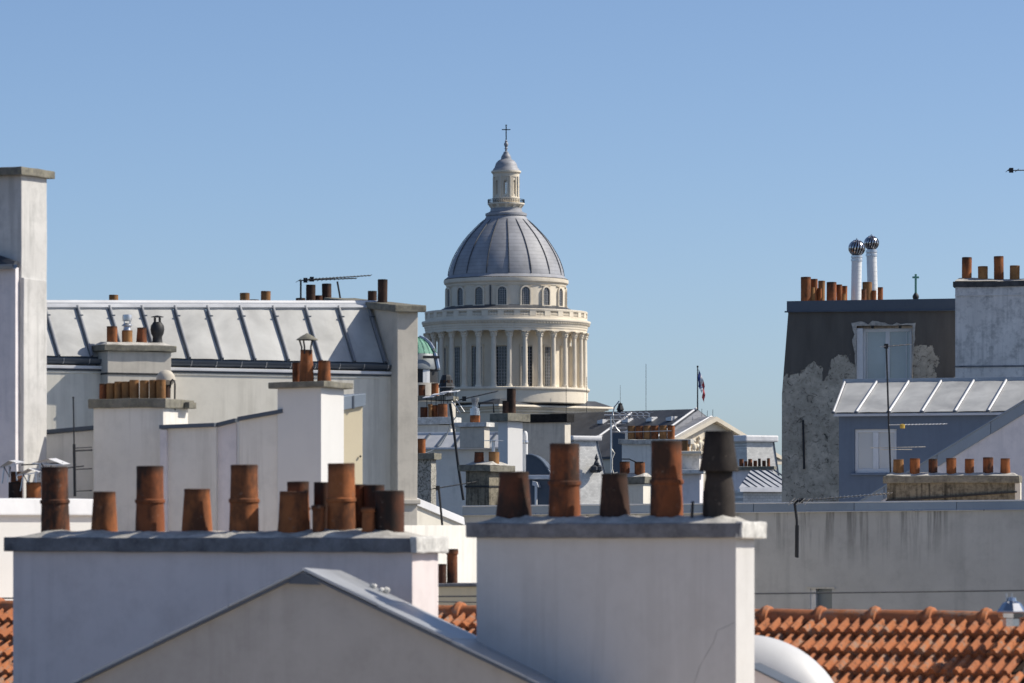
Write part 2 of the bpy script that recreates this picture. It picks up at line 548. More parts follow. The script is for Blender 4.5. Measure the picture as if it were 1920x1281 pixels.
def domed_church():
    D = 804.0; q = D / F
    fr = Fr(949, D, 0)
    rt = root('domed_church', 'huge domed neoclassical stone church with ring of columns rising behind the rooftops', 'church', fr)
    Z = lambda y: fr.z(y)
    L = lambda pr: [(r * q, Z(y)) for r, y in pr]
    # dome of lead sheet
    dome = MB().lathe(L([(116, 525), (112, 522), (109, 519), (108.3, 514), (106.5, 507), (103.6, 498), (99.5, 487), (94, 476), (87.5, 465), (79.5, 453), (70.5, 442), (60, 431), (50, 421), (41, 412), (37, 406), (0.1, 404)]), seg=128).build('dome', 'lead', rt, smooth=30)
    prof = [(108.6, 518), (106.9, 507), (104, 498), (99.9, 487), (94.4, 476), (87.9, 465), (79.9, 453), (70.9, 442), (60.4, 431), (50.4, 421), (41, 413)]
    m = MB(); vs = []
    for r, y in prof:
        for du, dr in ((-.09, 0), (-.055, .14), (.055, .14), (.09, 0)):
            vs.append((du, -(r * q + dr), Z(y) + dr * .4))
    n = len(prof)
    m.add(vs, [(i * 4 + k, i * 4 + k + 1, i * 4 + k + 5, i * 4 + k + 4) for i in range(n - 1) for k in range(3)])
    rib = m.build('dome_rib', 'lead_dark', dome)
    rib.rotation_euler = (0, 0, R(3))
    for k in range(1, 16): share(rib, dome, rz=R(3 + 22.5 * k))
    # ring and gallery below the lantern
    MB().lathe(L([(36, 407), (39, 405), (39, 401), (34, 399), (30, 397), (29, 391), (24, 391)]), seg=48).build('dome_collar', 'lead', rt, smooth=30)
    gal = MB().lathe(L([(24, 393), (26, 393), (27, 388), (33, 384.5), (34.5, 384), (34.5, 381.5), (22, 381)]), seg=48).build('lantern_gallery', 'stone', rt, smooth=30)
    m = MB()
    w = 2.2 * q
    m.add([(-w, -24 * q, Z(394)), (w, -24 * q, Z(394)), (w, -27 * q, Z(394)), (-w, -27 * q, Z(394)), (-w, -24 * q, Z(384)), (w, -24 * q, Z(384)), (w, -34 * q, Z(384)), (-w, -34 * q, Z(384))],
          [(0, 1, 2, 3), (4, 5, 6, 7), (0, 1, 5, 4), (1, 2, 6, 5), (2, 3, 7, 6), (3, 0, 4, 7)])
    cb = m.build('corbel', 'stone', gal)
    for k in range(1, 12): share(cb, gal, rz=R(30 * k))
    m = MB().lathe([(34 * q, Z(374.5)), (34.4 * q, Z(374.5)), (34.4 * q, Z(375.2)), (34 * q, Z(375.2))], seg=48)
    m.lathe([(34 * q, Z(378)), (34.3 * q, Z(378)), (34.3 * q, Z(378.4)), (34 * q, Z(378.4))], seg=48)
    for k in range(60):
        t = R(6 * k); x, y = 34.2 * q * math.sin(t), -34.2 * q * math.cos(t)
        m.box(x - .05, x + .05, y - .05, y + .05, Z(381.6), Z(374.6))
    m.build('railing', 'iron', gal, kind='stuff')
    # lantern: eight piers with open arched windows between
    lan = MB().lathe(L([(25, 381), (25.5, 380), (25.5, 371), (24, 370)]), seg=48).build('lantern', 'stone', rt, smooth=30)
    MB().lathe(L([(22.5, 333), (24.5, 333), (25, 327), (28, 324), (28, 321), (20, 320), (20, 333), (22.5, 333)]), seg=48).build('lantern_cornice', 'stone', lan, smooth=30)
    m = MB()
    vs = []
    for a_, wd in ((-14.5, 0), (14.5, 0)):
        for r in (19.5, 24.3):
            for y in (371, 332):
                t = R(a_); vs.append((r * q * math.sin(t), -r * q * math.cos(t), Z(y)))
    m.add(vs, [(0, 1, 3, 2), (4, 6, 7, 5), (0, 4, 5, 1), (2, 3, 7, 6), (1, 5, 7, 3), (0, 2, 6, 4)])
    t = 26 * q
    m.box(-1.6 * q, 1.6 * q, -26 * q, -23 * q, Z(371), Z(332))
    pier = m.build('pier', 'stone', lan); pier.rotation_euler = (0, 0, R(19))
    for k in range(1, 8): share(pier, lan, rz=R(19 + 45 * k))
    m = MB()
    half = 22.4 * q * math.sin(R(8.5))
    out = [(-half, Z(331)), (half, Z(331))]
    hole = [(half * .9 * math.cos(math.pi * k / 8), Z(343) + (half * 1.3) * math.sin(math.pi * k / 8)) for k in range(9)]
    poly = [(-half, Z(343)), (-half, Z(331)), (half, Z(331)), (half, Z(343))] + hole
    m.prism([(x, -23.0 * q, z) for x, z in poly], (0, 1.8 * q, 0))
    m.box(-half, half, -23 * q, -21 * q, Z(371), Z(366))
    for k in range(1, 3): m.box(-half + 2 * half * k / 3 - .05, -half + 2 * half * k / 3 + .05, -22 * q, -21.8 * q, Z(367), Z(338))
    for k in range(7): m.box(-half, half, -22 * q, -21.8 * q, Z(364 - 4 * k), Z(364.6 - 4 * k))
    ar = m.build('window_arch', 'stone', lan); ar.rotation_euler = (0, 0, R(-3.5))
    for k in range(1, 8): share(ar, lan, rz=R(-3.5 + 45 * k))
    cap = MB().lathe(L([(25.5, 321), (25, 319), (24, 317), (21.5, 314), (21, 311.5), (19, 306), (15, 301.5), (11, 299.5), (9.5, 298), (9.5, 295), (7.5, 291), (5, 287.5), (5, 285.5), (2.2, 284), (2, 280), (3.3, 278.5), (2, 276.5), (2.6, 275), (4.1, 272), (3.8, 269), (2, 266.5), (2.8, 265), (1.2, 263.5), (.9, 260)]), seg=40).build('lantern_roof', 'lead', rt, smooth=40)
    MB().box(-.11, .11, -.11, .11, Z(262), Z(234)).box(-8 * q, 8 * q, -.10, .10, Z(244), Z(242.4)).lathe([(0.01, Z(236)), (.25, Z(235)), (.01, Z(233.6))], seg=8).build('cross', 'castiron', cap)
    # attic drum with arched windows
    att = MB().lathe(L([(111, 584), (111, 540), (112.5, 539), (113, 536), (116.5, 533), (117, 530), (117, 526.5), (108, 524)]), seg=128).build('attic_drum', 'stone', rt, smooth=30)
    rw = 111 * q
    wv, hv = 16 * q, 33 * q
    m = MB().prism([(x, -rw - .06, Z(577) + z) for x, z in arch_pts(wv, hv, 12)], (0, .5, 0))
    win = m.build('window', 'pane_dark', att)
    win.rotation_euler = (0, 0, R(-3.7))
    op, ip = arch_pts(wv * 1.3, hv + wv * .16, 12), arch_pts(wv, hv, 12)
    m = MB(); n = len(op)
    vs = [(x, -rw - .34, Z(577) + z) for x, z in op] + [(x, -rw - .34, Z(577) + z) for x, z in ip] + [(x, -rw + .4, Z(577) + z) for x, z in op] + [(x, -rw + .4, Z(577) + z) for x, z in ip]
    fs = []
    for i in range(1, n):
        j = (i + 1) % n
        fs += [(i, j, n + j, n + i), (2 * n + i, 2 * n + j, j, i), (n + i, n + j, 3 * n + j, 3 * n + i)]
    m.add(vs, fs)
    m.box(-wv * .75, wv * .75, -rw - .5, -rw + .4, Z(579), Z(577))
    m.box(-wv * .8, wv * .8, -rw - .22, -rw + .4, Z(541.5), Z(540.5))
    sur = m.build('window_surround', 'stone', win)
    m = MB()
    for k in (-1, 0, 1): m.box(k * wv / 4 - .05, k * wv / 4 + .05, -rw - .13, -rw - .05, Z(577), Z(546))
    for k in range(8): m.box(-wv / 2, wv / 2, -rw - .13, -rw - .05, Z(574 - 4 * k), Z(573.5 - 4 * k))
    bars = m.build('window_bars', 'lead', win, kind='stuff')
    for k in range(1, 16):
        w2 = share(win, att, rz=R(-3.7 + 22.5 * k))
        share(sur, w2); share(bars, w2)
    m = MB().box(-.12, .12, -rw - .3, -rw, Z(578), Z(541)); o = m.build('downpipe', 'lead_dark', att); o.rotation_euler = (0, 0, R(-15))
    MB().lathe(L([(112, 577), (113, 577), (128, 584), (150, 588), (150, 590)]), seg=96).build('terrace_roof', 'lead_dark', rt, smooth=30)
    # balustrade, cornice, architrave
    bal = MB().lathe(L([(149, 604), (152, 604), (152, 599), (151, 598.6), (148, 598.6), (148, 604)]), seg=128).build('balustrade', 'stone', rt, smooth=30)
    MB().lathe(L([(148.5, 590), (152.5, 590), (153, 587), (152, 586), (148, 586), (148.5, 590)]), seg=128).build('balustrade_rail', 'stone', bal, smooth=30)
    m = MB().box(-6 * q, 6 * q, -152.3 * q, -148 * q, Z(599), Z(589.5)); pd = m.build('pedestal', 'stone', bal); pd.rotation_euler = (0, 0, R(-3.5))
    for k in range(1, 32): share(pd, bal, rz=R(-3.5 + 11.25 * k))
    m = MB(); 
    prf = [(.12, Z(598.7)), (.2, Z(596)), (.09, Z(593)), (.13, Z(590))]
    for k in range(32):
        for j in range(6):
            t = R(-3.5 + 11.25 * k + 2.9 + j * 1.1)
            m.lathe(prf, (150.3 * q * math.sin(t), -150.3 * q * math.cos(t), 0), seg=6)
    m.build('balusters', 'stone', bal, kind='stuff')
    ent = MB().lathe(L([(140, 626), (151.5, 626), (151.5, 622), (152.5, 621.5), (152.5, 618), (153.5, 617), (153.5, 613), (156, 611), (158.3, 608), (158.6, 605.5), (158.2, 604.5), (148, 603)]), seg=160).build('entablature', 'stone', rt, smooth=30)
    m = MB()
    for k in range(160):
        t = R(360 / 160 * k); c_, s_ = math.cos(t), math.sin(t)
        pts = []
        for du in (-.45 * q * 4, .45 * q * 4):
            for r in (153 * q, 157 * q):
                for y in (612.5, 610):
                    pts.append((r * s_ + du * c_ * .55, -r * c_ + du * s_ * .55, Z(y)))
        m.add(pts, [(0, 1, 3, 2), (4, 6, 7, 5), (0, 4, 5, 1), (2, 3, 7, 6), (1, 5, 7, 3), (0, 2, 6, 4)])
    m.build('modillions', 'stone', ent, kind='stuff')
    MB().lathe(L([(145, 624), (118, 624)]), seg=96).build('colonnade_ceiling', 'stone', rt)
    # inner drum with tall windows
    drum = MB().lathe(L([(119, 735), (119, 622)]), seg=128).build('inner_drum', 'stone', rt, smooth=30)
    rw = 119 * q
    m = MB().box(-10.5 * q, 10.5 * q, -rw - .1, -rw + 1.2, Z(731), Z(655)); tw = m.build('window', 'pane_dark', drum); tw.rotation_euler = (0, 0, R(-4))
    m = MB()
    m.box(-12.5 * q, -10.5 * q, -rw - .35, -rw + 1, Z(731), Z(653)).box(10.5 * q, 12.5 * q, -rw - .35, -rw + 1, Z(731), Z(653)).box(-13 * q, 13 * q, -rw - .45, -rw + 1, Z(653), Z(650.5))
    tf = m.build('window_surround', 'stone', tw)
    m = MB()
    for k in (-1, 0, 1): m.box(k * 5 * q - .07, k * 5 * q + .07, -rw - .2, -rw, Z(731), Z(655))
    for k in range(12): m.box(-10.5 * q, 10.5 * q, -rw - .2, -rw, Z(728 - 6 * k), Z(727.3 - 6 * k))
    tb = m.build('window_bars', 'lead', tw, kind='stuff')
    for k in range(1, 16):
        w2 = share(tw, drum, rz=R(-4 + 22.5 * k)); share(tf, w2); share(tb, w2)
    # thirty-two columns with leafy capitals
    rc = 147.5 * q; cr = 5.1 * q
    shaft = [(cr * 1.3, Z(730)), (cr * 1.3, Z(728.8)), (cr * 1.28, Z(728.4)), (cr * 1.22, Z(727)), (cr * 1.06, Z(726.4)), (cr * 1.12, Z(725.5)), (cr, Z(724.6)), (cr * .99, Z(700)), (cr * .95, Z(675)), (cr * .85, Z(638)), (cr * .86, Z(637))]
    col = MB().lathe(shaft, seg=20).build('column', 'stone', rt, smooth=30)
    m = MB(); vs = []; seg = 24
    rings = [(.85, 638.2, 0), (.98, 637, .06), (1.0, 634.5, .16), (1.22, 633.2, .2), (1.02, 632.6, .1), (1.1, 630.5, .2), (1.42, 628.8, .26), (1.25, 628.2, .1), (1.3, 627.6, 0)]
    for r, y, am in rings:
        for k in range(seg):
            t = 2 * math.pi * k / seg
            rr = cr * r * 1.14 * (1 + am * math.cos(8 * t + (math.pi if y < 633 else 0)) * .8)
            vs.append((rr * math.sin(t), -rr * math.cos(t), Z(y)))
    m.add(vs, [(i * seg + k, i * seg + (k + 1) % seg, (i + 1) * seg + (k + 1) % seg, (i + 1) * seg + k) for i in range(len(rings) - 1) for k in range(seg)])
    m.box(-cr * 1.55, cr * 1.55, -cr * 1.55, cr * 1.55, Z(627.7), Z(626))
    capi = m.build('capital', 'stone', col)
    a0 = R(2.4)
    col.location = (rc * math.sin(a0), -rc * math.cos(a0), 0); col.rotation_euler = (0, 0, a0)
    for k in range(1, 32):
        t = R(2.4 + 11.25 * k)
        c2 = share(col, rt, (rc * math.sin(t), -rc * math.cos(t), 0), t)
        share(capi, c2)
    MB().lathe(L([(150, 760), (153, 758), (153.5, 737), (155, 736), (157, 733.5), (157, 731), (155, 730), (110, 729.5)]), seg=128).build('stylobate', 'stone', rt, smooth=30)
    # square base with lead skirt and cornice, turned with the nave
    ang = math.atan2(-.66, .75)       # nave axis runs right and towards the camera
    ax = Vector((.66, -.75, 0)).normalized(); tx = Vector((ax.y * -1, ax.x, 0))
    hb = 136 * q
    def sq(h, y): return [tuple((ax * sx * h + tx * sy * h) + Vector((0, 0, Z(y)))) for sx, sy in ((-1, -1), (1, -1), (1, 1), (-1, 1))]
    m = MB(); levels = [(120 * q, 755), (hb + .6, 764), (hb + .8, 766), (hb + .8, 767.5), (hb, 768.5), (hb, 771), (hb - .6, 772), (hb - .6, 776), (hb - 1.2, 777), (hb - 1.2, 1180)]
    vs = []
    for h, y in levels: vs += sq(h, y)
    m.add(vs, [(i * 4 + k, i * 4 + (k + 1) % 4, (i + 1) * 4 + (k + 1) % 4, (i + 1) * 4 + k) for i in range(len(levels) - 1) for k in range(4)] + [(3, 2, 1, 0)])
    m.build('crossing_base', 'stone', rt)
    MB().add(sq(118 * q, 753) + sq(hb + .55, 763.6), [(k, (k + 1) % 4, 4 + (k + 1) % 4, 4 + k) for k in range(4)]).build('skirt_roof', 'lead_dark', rt)
    # nave with dark lead roof
    def loc(l, t, z): return tuple(ax * l + tx * t + Vector((0, 0, z)))
    zr = ZC + (HY - 767) * 763 / F          # ridge
    ze = zr - 9.2
    l0, l1, hw = 10.0, 55.2, 17.0
    MB().prism([loc(l0, -hw + .6, 0), loc(l0, hw - .6, 0), loc(l0, hw - .6, ze - .3), loc(l0, 0, zr - .5), loc(l0, -hw + .6, ze - .3)], ax * (l1 - l0 - .5)).build('nave', 'stone', rt)
    nr = MB().prism([loc(l0, -hw, ze), loc(l0, 0, zr), loc(l0, 0, zr - .45), loc(l0, -hw, ze - .45)], ax * (l1 - l0)).prism([loc(l0, hw, ze), loc(l0, hw, ze - .45), loc(l0, 0, zr - .45), loc(l0, 0, zr)], ax * (l1 - l0)).build('nave_roof', 'lead_dark', rt)
    rk = Vector(loc(0, -hw, ze)) - Vector(loc(0, 0, zr))
    for l, f in ((38, .06), (55.0, 0.0)):
        m = MB().tube([Vector(loc(l, 0, zr + .12)) + rk * f, Vector(loc(l, 0, zr + .12)) + rk], .24, 6)
        m.build('roof_roll', 'zinc_light', nr)
    m = MB(); vs = []
    for i, (l, f) in enumerate([(15, .28), (21, .27), (26, .75), (20, .76), (14, .74), (33, .24), (40, .23), (46.5, .22), (52, .22), (45, .5), (31.5, .8), (38, .6)]):
        p = Vector(loc(l, 0, zr + .05)) + rk * f
        out = Vector((rk.x, rk.y, 0)).normalized()
        a_ = p - ax * .9 - out * .5 + Vector((0, 0, .4)); 
        dm = MB().prism([p + out * .7 - ax * .8 + Vector((0, 0, -.3)), p + out * .7 + ax * .8 + Vector((0, 0, -.3)), p + out * .7 + ax * .8 + Vector((0, 0, .55)), p + out * .7 - ax * .8 + Vector((0, 0, .3))], -out * 1.5)
        dm.build('roof_vent', 'zinc_light', nr)
    gw = 16.6
    MB().prism([loc(l1 + .02, -gw, ze - .4), loc(l1 + .02, gw, ze - .4), loc(l1 + .02, 0, zr - .25)], ax * .25).build('nave_gable', 'lead', rt)
    # portico: pediment with carved figures over an entablature
    zp = ZC + (HY - 781) * 757 / F
    PW, PH = 19.0, 7.9
    f0, f1 = 52.0, 60.6
    zb_ = zp - PH
    ty = MB().prism([loc(f1 - 1.4, -PW + 1.5, zb_), loc(f1 - 1.4, PW - 1.5, zb_), loc(f1 - 1.4, 0, zp - .9)], -ax * 7).build('tympanum', 'stone', rt)
    rc1 = MB().prism([loc(f1, -PW, zb_), loc(f1, 0, zp), loc(f1, 0, zp - .85), loc(f1, -PW + 1.8, zb_)], -ax * 1.4).build('raking_cornice', 'stone', rt)
    MB().prism([loc(f1 - 1.41, -PW + .3, zb_ + .05), loc(f1 - 1.41, 0, zp + .02), loc(f1 - 1.41, PW - .3, zb_ + .05), loc(f1 - 1.41, 0, zp - .5)], -ax * (f1 - f0 - 1.4)).build('portico_roof', 'lead', rt)
    for sg_ in (-1, 1): MB().tube([loc(f1 - 1.6, sg_ * (PW - .3), zb_ + .1), loc(f1 - 1.6, 0, zp + .1)], .16, 6).build('roof_roll', 'zinc_light', rt)
    rc2 = MB().prism([loc(f1, PW, zb_), loc(f1, PW - 1.8, zb_), loc(f1, 0, zp - .85), loc(f1, 0, zp)], -ax * 1.4).build('raking_cornice', 'stone', rt)
    MB().prism([loc(f1 - .3, -PW, zb_ - 1.0), loc(f1 - .3, PW, zb_ - 1.0), loc(f1 - .3, PW, zb_ - .02), loc(f1 - .3, -PW, zb_ - .02)], -ax * 8).build('pediment_cornice', 'stone', rt)
    MB().prism([loc(f1 - 1.5, -PW + 1.4, 0), loc(f1 - 1.5, PW - 1.4, 0), loc(f1 - 1.5, PW - 1.4, zb_ - 1.02), loc(f1 - 1.5, -PW + 1.4, zb_ - 1.02)], -ax * 6).build('portico_block', 'stone', rt)
    rnd = random.Random(3)
    for k in range(19):
        t = -15.5 + 31 * k / 18
        hmax = (1 - abs(t) / PW) * PH - 1.7
        if hmax < .8: continue
        hh = min(hmax, 4.6) * rnd.uniform(.8, 1.0)
        m = MB()
        def blob(c, rx, ry, rz, sg=8):
            vs, fs = [], []
            for i in range(6):
                ph = math.pi * i / 5
                for j in range(sg):
                    th = 2 * math.pi * j / sg
                    k_ = 1 + rnd.uniform(-.14, .14)
                    p = ax * (rx * math.sin(ph) * math.cos(th) * k_) + tx * (ry * math.sin(ph) * math.sin(th) * k_) + Vector((0, 0, rz * math.cos(ph)))
                    vs.append(Vector(loc(*c)) + p)
            for i in range(5):
                for j in range(sg): fs.append((i * sg + j, i * sg + (j + 1) % sg, (i + 1) * sg + (j + 1) % sg, (i + 1) * sg + j))
            m.add(vs, fs)
        lx = f1 - 1.2
        lean = rnd.uniform(-.5, .5)
        blob((lx, t - .2, zb_ + hh * .25), .5, .32, hh * .3)
        blob((lx, t + .3, zb_ + hh * .25), .5, .3, hh * .28)
        blob((lx, t + lean * .3, zb_ + hh * .6), .62, .58, hh * .26)
        blob((lx + .1, t + lean * .5, zb_ + hh * .92), .34, .3, hh * .1)
        blob((lx + .3, t + lean * .5 + .6, zb_ + hh * .66), .3, .55, hh * .12)
        m.build('relief_figure', 'stone', ty, smooth=60)
    for l_, h_ in ((18, 5.5), (24, 7), (41, 9), (56.5, 1.6), (58, 1.2), (59.5, 1.4)):
        zz_ = zr if l_ < 55 else zp
        MB().tube([loc(l_, 0, zz_ - .3), loc(l_, 0, zz_ + h_)], .045, 5).build('lightning_rod', 'iron', rt)
    # small rooftop cupola on the nave
    c_ = Vector(loc(33.7, 0, zr - .4))
    m = MB().lathe([(.6, 0), (.6, .6), (.75, .7), (.65, 1.0), (.4, 1.7), (.45, 1.9), (.15, 2.0), (.035, 2.2), (.03, 5.5)], c_, 8)
    m.build('ridge_cupola', 'castiron', rt)
    return rt
domed_church()

# flag on its pole above the pediment
fr = Fr(1308, 762.3, 0, Yb=769)
rt = root('flag', 'tricolour blue white red flag on tall pole above the church pediment', 'flag', fr)
MB().lathe([(.14, 0), (.1, 8.1), (.18, 8.15), (.18, 8.4), (.01, 8.5)], seg=8).build('flagpole', 'iron', rt)
M['flag_blue'] = plain('blue_cloth', (.04, .07, .24), .8)
M['flag_white'] = plain('white_cloth', (.75, .75, .75), .8)
M['flag_red'] = plain('red_cloth', (.5, .07, .08), .8)
for i, mt in enumerate(('flag_blue', 'flag_white', 'flag_red')):
    m = MB(); vs = []
    n = 10
    for j in range(n + 1):
        for k in range(5):
            s_ = i + k / 4
            x = .12 + .42 * s_ + .1 * math.sin(j * .9 + s_)
            hang = -.95 * s_ - .06 * s_ * s_
            z = 7.9 + hang - (3.4 if i < 2 else 4.4 + .5 * (k / 4)) * j / n * (1 - .12 * s_)
            vs.append((x * (1 - .05 * j / n), .22 * math.sin(j * .8 + s_ * 2.2), z))
    m.add(vs, [(j * 5 + k, j * 5 + k + 1, (j + 1) * 5 + k + 1, (j + 1) * 5 + k) for j in range(n) for k in range(4)])
    m.build('flag_stripe', mt, rt, smooth=True)

# observatory dome in green copper
fr = Fr(776, 450, 0)
rt = root('observatory', 'small observatory dome of green copper and grey metal beside the tall party wall', 'observatory', fr)
q = 450 / F; Z = fr.z
def arc(r0, y0, r1, y1, n=7):
    return [(r0 * math.cos(t) * q, Z(y0 + (y1 - y0) * math.sin(t))) for t in [math.pi / 2 * k / n for k in range(n + 1)]]
full = [(49 * q, Z(694)), (49.5 * q, Z(691)), (48 * q, Z(684)), (45.5 * q, Z(672)), (43 * q, Z(664.5))]
MB().lathe(full, seg=48).build('lower_shell', 'grey_shell', rt, smooth=30)
up = MB().lathe([(43 * q, Z(664.4)), (39 * q, Z(655)), (32 * q, Z(645)), (22 * q, Z(637)), (10 * q, Z(632.5)), (.01, Z(631))], seg=48).build('copper_shell', 'copper', rt, smooth=30)
for k in range(24):
    t = R(15 * k)
    pts = [((r + .06) * math.sin(t), -(r + .06) * math.cos(t), z + .03) for r, z in [(43 * q, Z(664.4)), (39 * q, Z(655)), (32 * q, Z(645)), (22 * q, Z(637)), (10 * q, Z(632.5))]]
    MB().tube(pts, .035, 4).build('shell_seam', 'copper', up)
t = R(62)
pts = [((r + .15) * math.sin(t), -(r + .15) * math.cos(t), z) for r, z in full + [(39 * q, Z(655)), (32 * q, Z(645)), (22 * q, Z(637)), (10 * q, Z(632.5))]]
MB().tube(pts, .22, 6).build('shutter_rail', 'galv', rt)
MB().lathe([(45 * q, 0), (45 * q, Z(694.5))], seg=40).build('drum', 'castiron', rt, smooth=30)
for t in (28, 36): MB().box(-.25, .25, -46.5 * q, -44.9 * q, Z(722), Z(694.4)).build('pilaster', 'frame', rt).rotation_euler = (0, 0, R(t))
MB().lathe([(47.5 * q, 0), (47.5 * q, Z(719))], seg=40).build('tower', 'beige', rt, smooth=30)
MB().box(.2, 2.1, -50 * q, -48 * q, Z(674), Z(669)).build('hatch', 'castiron', rt).rotation_euler = (0, 0, R(18))

# ------------------------------------------------------------------ middle distance
def wall_block(name, label, cat, X, d, a, xr, yt, depth, mat, ybt=None, coping=None, group=None, zb=0.0, rough=None):
    """a plain-walled building mass: front from pixel X to xr, top at row yt (at its left end)."""
    fr = Fr(X, d, a, zb=zb)
    rt = root(name, label, cat, fr, group)
    u1 = fr.u(xr)
    zl = fr.z(yt); zr = fr.z(ybt, u1) if ybt else zl
    MB().prism([(0, 0, 0), (u1, 0, 0), (u1, 0, zr), (0, 0, zl)], (0, depth, 0)).build('wall', mat, rt, bev=.01)
    if coping:
        cm, hpx, ov = coping
        h = hpx * fr.px()
        MB().prism([(-ov, -ov, zl - h), (u1 + ov, -ov, zr - h), (u1 + ov, -ov, zr), (-ov, -ov, zl)], (0, depth + 2 * ov, 0)).build('coping', cm, rt, bev=.01)
    return fr, rt, u1, zl, zr

def mansard(label, X0, X1, d, a, ytop, yled, ybot, xb1, mat, oculus=None):
    fr = Fr(X0, d, a)
    rt = root('mansard_pavilion', label, 'building', fr)
    u1 = fr.u(X1); ub = fr.u(xb1); z1 = fr.z(yled); z0 = fr.z(ybot)
    e = (ub - u1); dep = u1 * 1.1 + 2 * e
    MB().add([(-e * .1, -e * .45, z0), (ub, -e * .45, z0), (ub, dep, z0), (-e * .1, dep, z0), (0, 0, z1), (u1, 0, z1), (u1, dep - e, z1), (0, dep - e, z1)],
             [(0, 1, 5, 4), (1, 2, 6, 5), (2, 3, 7, 6), (3, 0, 4, 7), (4, 5, 6, 7)]).build('roof', mat, rt)
    MB().box(-.3, u1 + .35, -.3, dep - e + .3, z1 - .02, fr.z(ytop)).build('roof_ledge', 'zinc_light', rt, bev=.12)
    MB().box(.2, ub - .4, 0, dep - .4, 0, z0 - .01).build('wall', 'stone', rt)
    for k in (0, 1):
        m = MB().tube([(u1 + .03, -.02 + k * (dep - e), z1), (ub + .03, -e * .45 + k * (e * 1.4), z0)], .06, 6).build('hip_roll', 'zinc_dark', rt)
    if oculus:
        X, Y, r = oculus
        u = fr.u(X, -e * .3); z = fr.z(Y, u); q = fr.px()
        f_ = (z1 - z) / (z1 - z0); v = -e * .45 * f_ - .5
        ring = MB()
        n = 20; vs = []
        for rr, vv_ in ((r * q, 0), (r * q * 1.0, -.25), (r * q * .62, -.25), (r * q * .6, .9)):
            for k in range(n):
                t = 2 * math.pi * k / n; vs.append((u + rr * math.cos(t), v + vv_ + (.9 if vv_ == 0 else 0), z + rr * math.sin(t)))
        ring.add(vs, [(i * n + k, i * n + (k + 1) % n, (i + 1) * n + (k + 1) % n, (i + 1) * n + k) for i in range(3) for k in range(n)])
        oc = ring.build('oculus_dormer', 'slate_dark', rt, smooth=40)
        MB().prism([(u + r * q * .61 * math.cos(2 * math.pi * k / n), v + .1, z + r * q * .61 * math.sin(2 * math.pi * k / n)) for k in range(n)], (0, .05, 0)).build('pane', 'pane_dark', oc)
        MB().lathe([(.01, 0), (.2, .1), (.22, .25), (.1, .45), (.16, .6), (.02, .95)], (u, v - .1, z + r * q), 8).build('finial', 'slate_dark', oc)
        for sx in (-1, 1): MB().lathe([(.01, -.3), (.28, -.1), (.28, .15), (.01, .35)], (u + sx * r * q * .95, v - .1, z + r * q * .25), 8).build('scroll', 'slate_dark', oc)
    return fr, rt

mansard('steep pale slate mansard roof with small round window left of the pediment', 1076, 1118, 300, 32, 817, 826, 950, 1143, 'slate', (1112, 881, 6))
mansard('pale slate mansard roof just right of the church pediment', 1400, 1450, 340, 32, 816, 828, 950, 1464, 'slate')

# dark blue side building between pediment and pavilion
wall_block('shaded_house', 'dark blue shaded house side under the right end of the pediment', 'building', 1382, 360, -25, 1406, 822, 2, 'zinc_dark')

def yagi(label, mast, boom, d, tilt=(0, .25), el=(9, 5), nel=9, mat='iron', name='tv_antenna', rm=.014, extra=None, group=None, elmat=None, rb=.009):
    """mast: list of pixel points bottom to top; boom: two pixel points."""
    fr = Fr(mast[0][0], d, 0, Yb=mast[0][1])
    rt = root(name, label, 'antenna', fr, group)
    k = d / 60
    MB().tube([fr.p(x, y) for x, y in mast], rm * k, 8).build('mast', mat, rt, smooth=60)
    if boom:
        a, b = fr.p(*boom[0]), fr.p(*boom[1])
        a = a + Vector((0, -.03, 0)); b = b + Vector((0, tilt[1] - .03, 0))
        MB().tube([a, b], rb * k, 6).build('boom', mat, rt, smooth=60)
        m = MB(); q = fr.px()
        dr = (b - a).normalized(); up = Vector((0, 0, 1)); sd = dr.cross(up).normalized()
        for i in range(nel):
            f = i / max(1, nel - 1); p = a.lerp(b, f)
            L = (el[0] + (el[1] - el[0]) * f) * q
            w = (sd * .8 + dr * .45 + up * tilt[0]).normalized()
            m.tube([p - w * L, p + w * L], .0045 * k, 4)
        m.build('antenna_elements', elmat or mat, rt, kind='stuff')
        MB().box(-.03 * k, .03 * k, -.05 * k, .01, -.035 * k, .035 * k).build('clamp', mat, rt).location = a.lerp(b, .12)
    return fr, rt

# --- long stack with black cap and white chimney in front of it
chimney('wide grey chimney wall with black slab cap below the church colonnade', 1059, 124, -14, 978, ('x', 1070), 790, 960, (.10, 776, 792), 'beige', 'cap_black', mortar=False)
f5 = chimney('tall white chimney with two dark pots in front of the grey chimney wall', 952, 112, -42, 934, ('x', 980), 789, 955, (.16, 775, 790), 'white', 'cap', [(949, 752, 14, .3, 'straight', 'terra_dark'), (958.5, 729, 17, .5, 'straight', 'terra_dark')], mortar=False)
fr = Fr(984.5, 113, 0, Yb=955)
rt = root('vent_pipe', 'white round-topped vent pipe against the right side of tall white chimney', 'vent pipe', fr)
q = fr.px(); h = fr.z(812)
MB().lathe([(5.2 * q, 0), (5.2 * q, h - .1), (4.6 * q, h), (2.5 * q, h + .05), (.01, h + .06)], seg=16).build('pipe', 'white_paint', rt, smooth=40)
MB().lathe([(5.5 * q, h - .30), (6.4 * q, h - .28), (6.4 * q, h - .26), (5.5 * q, h - .2)], seg=16).build('collar', 'alu', rt, smooth=40)

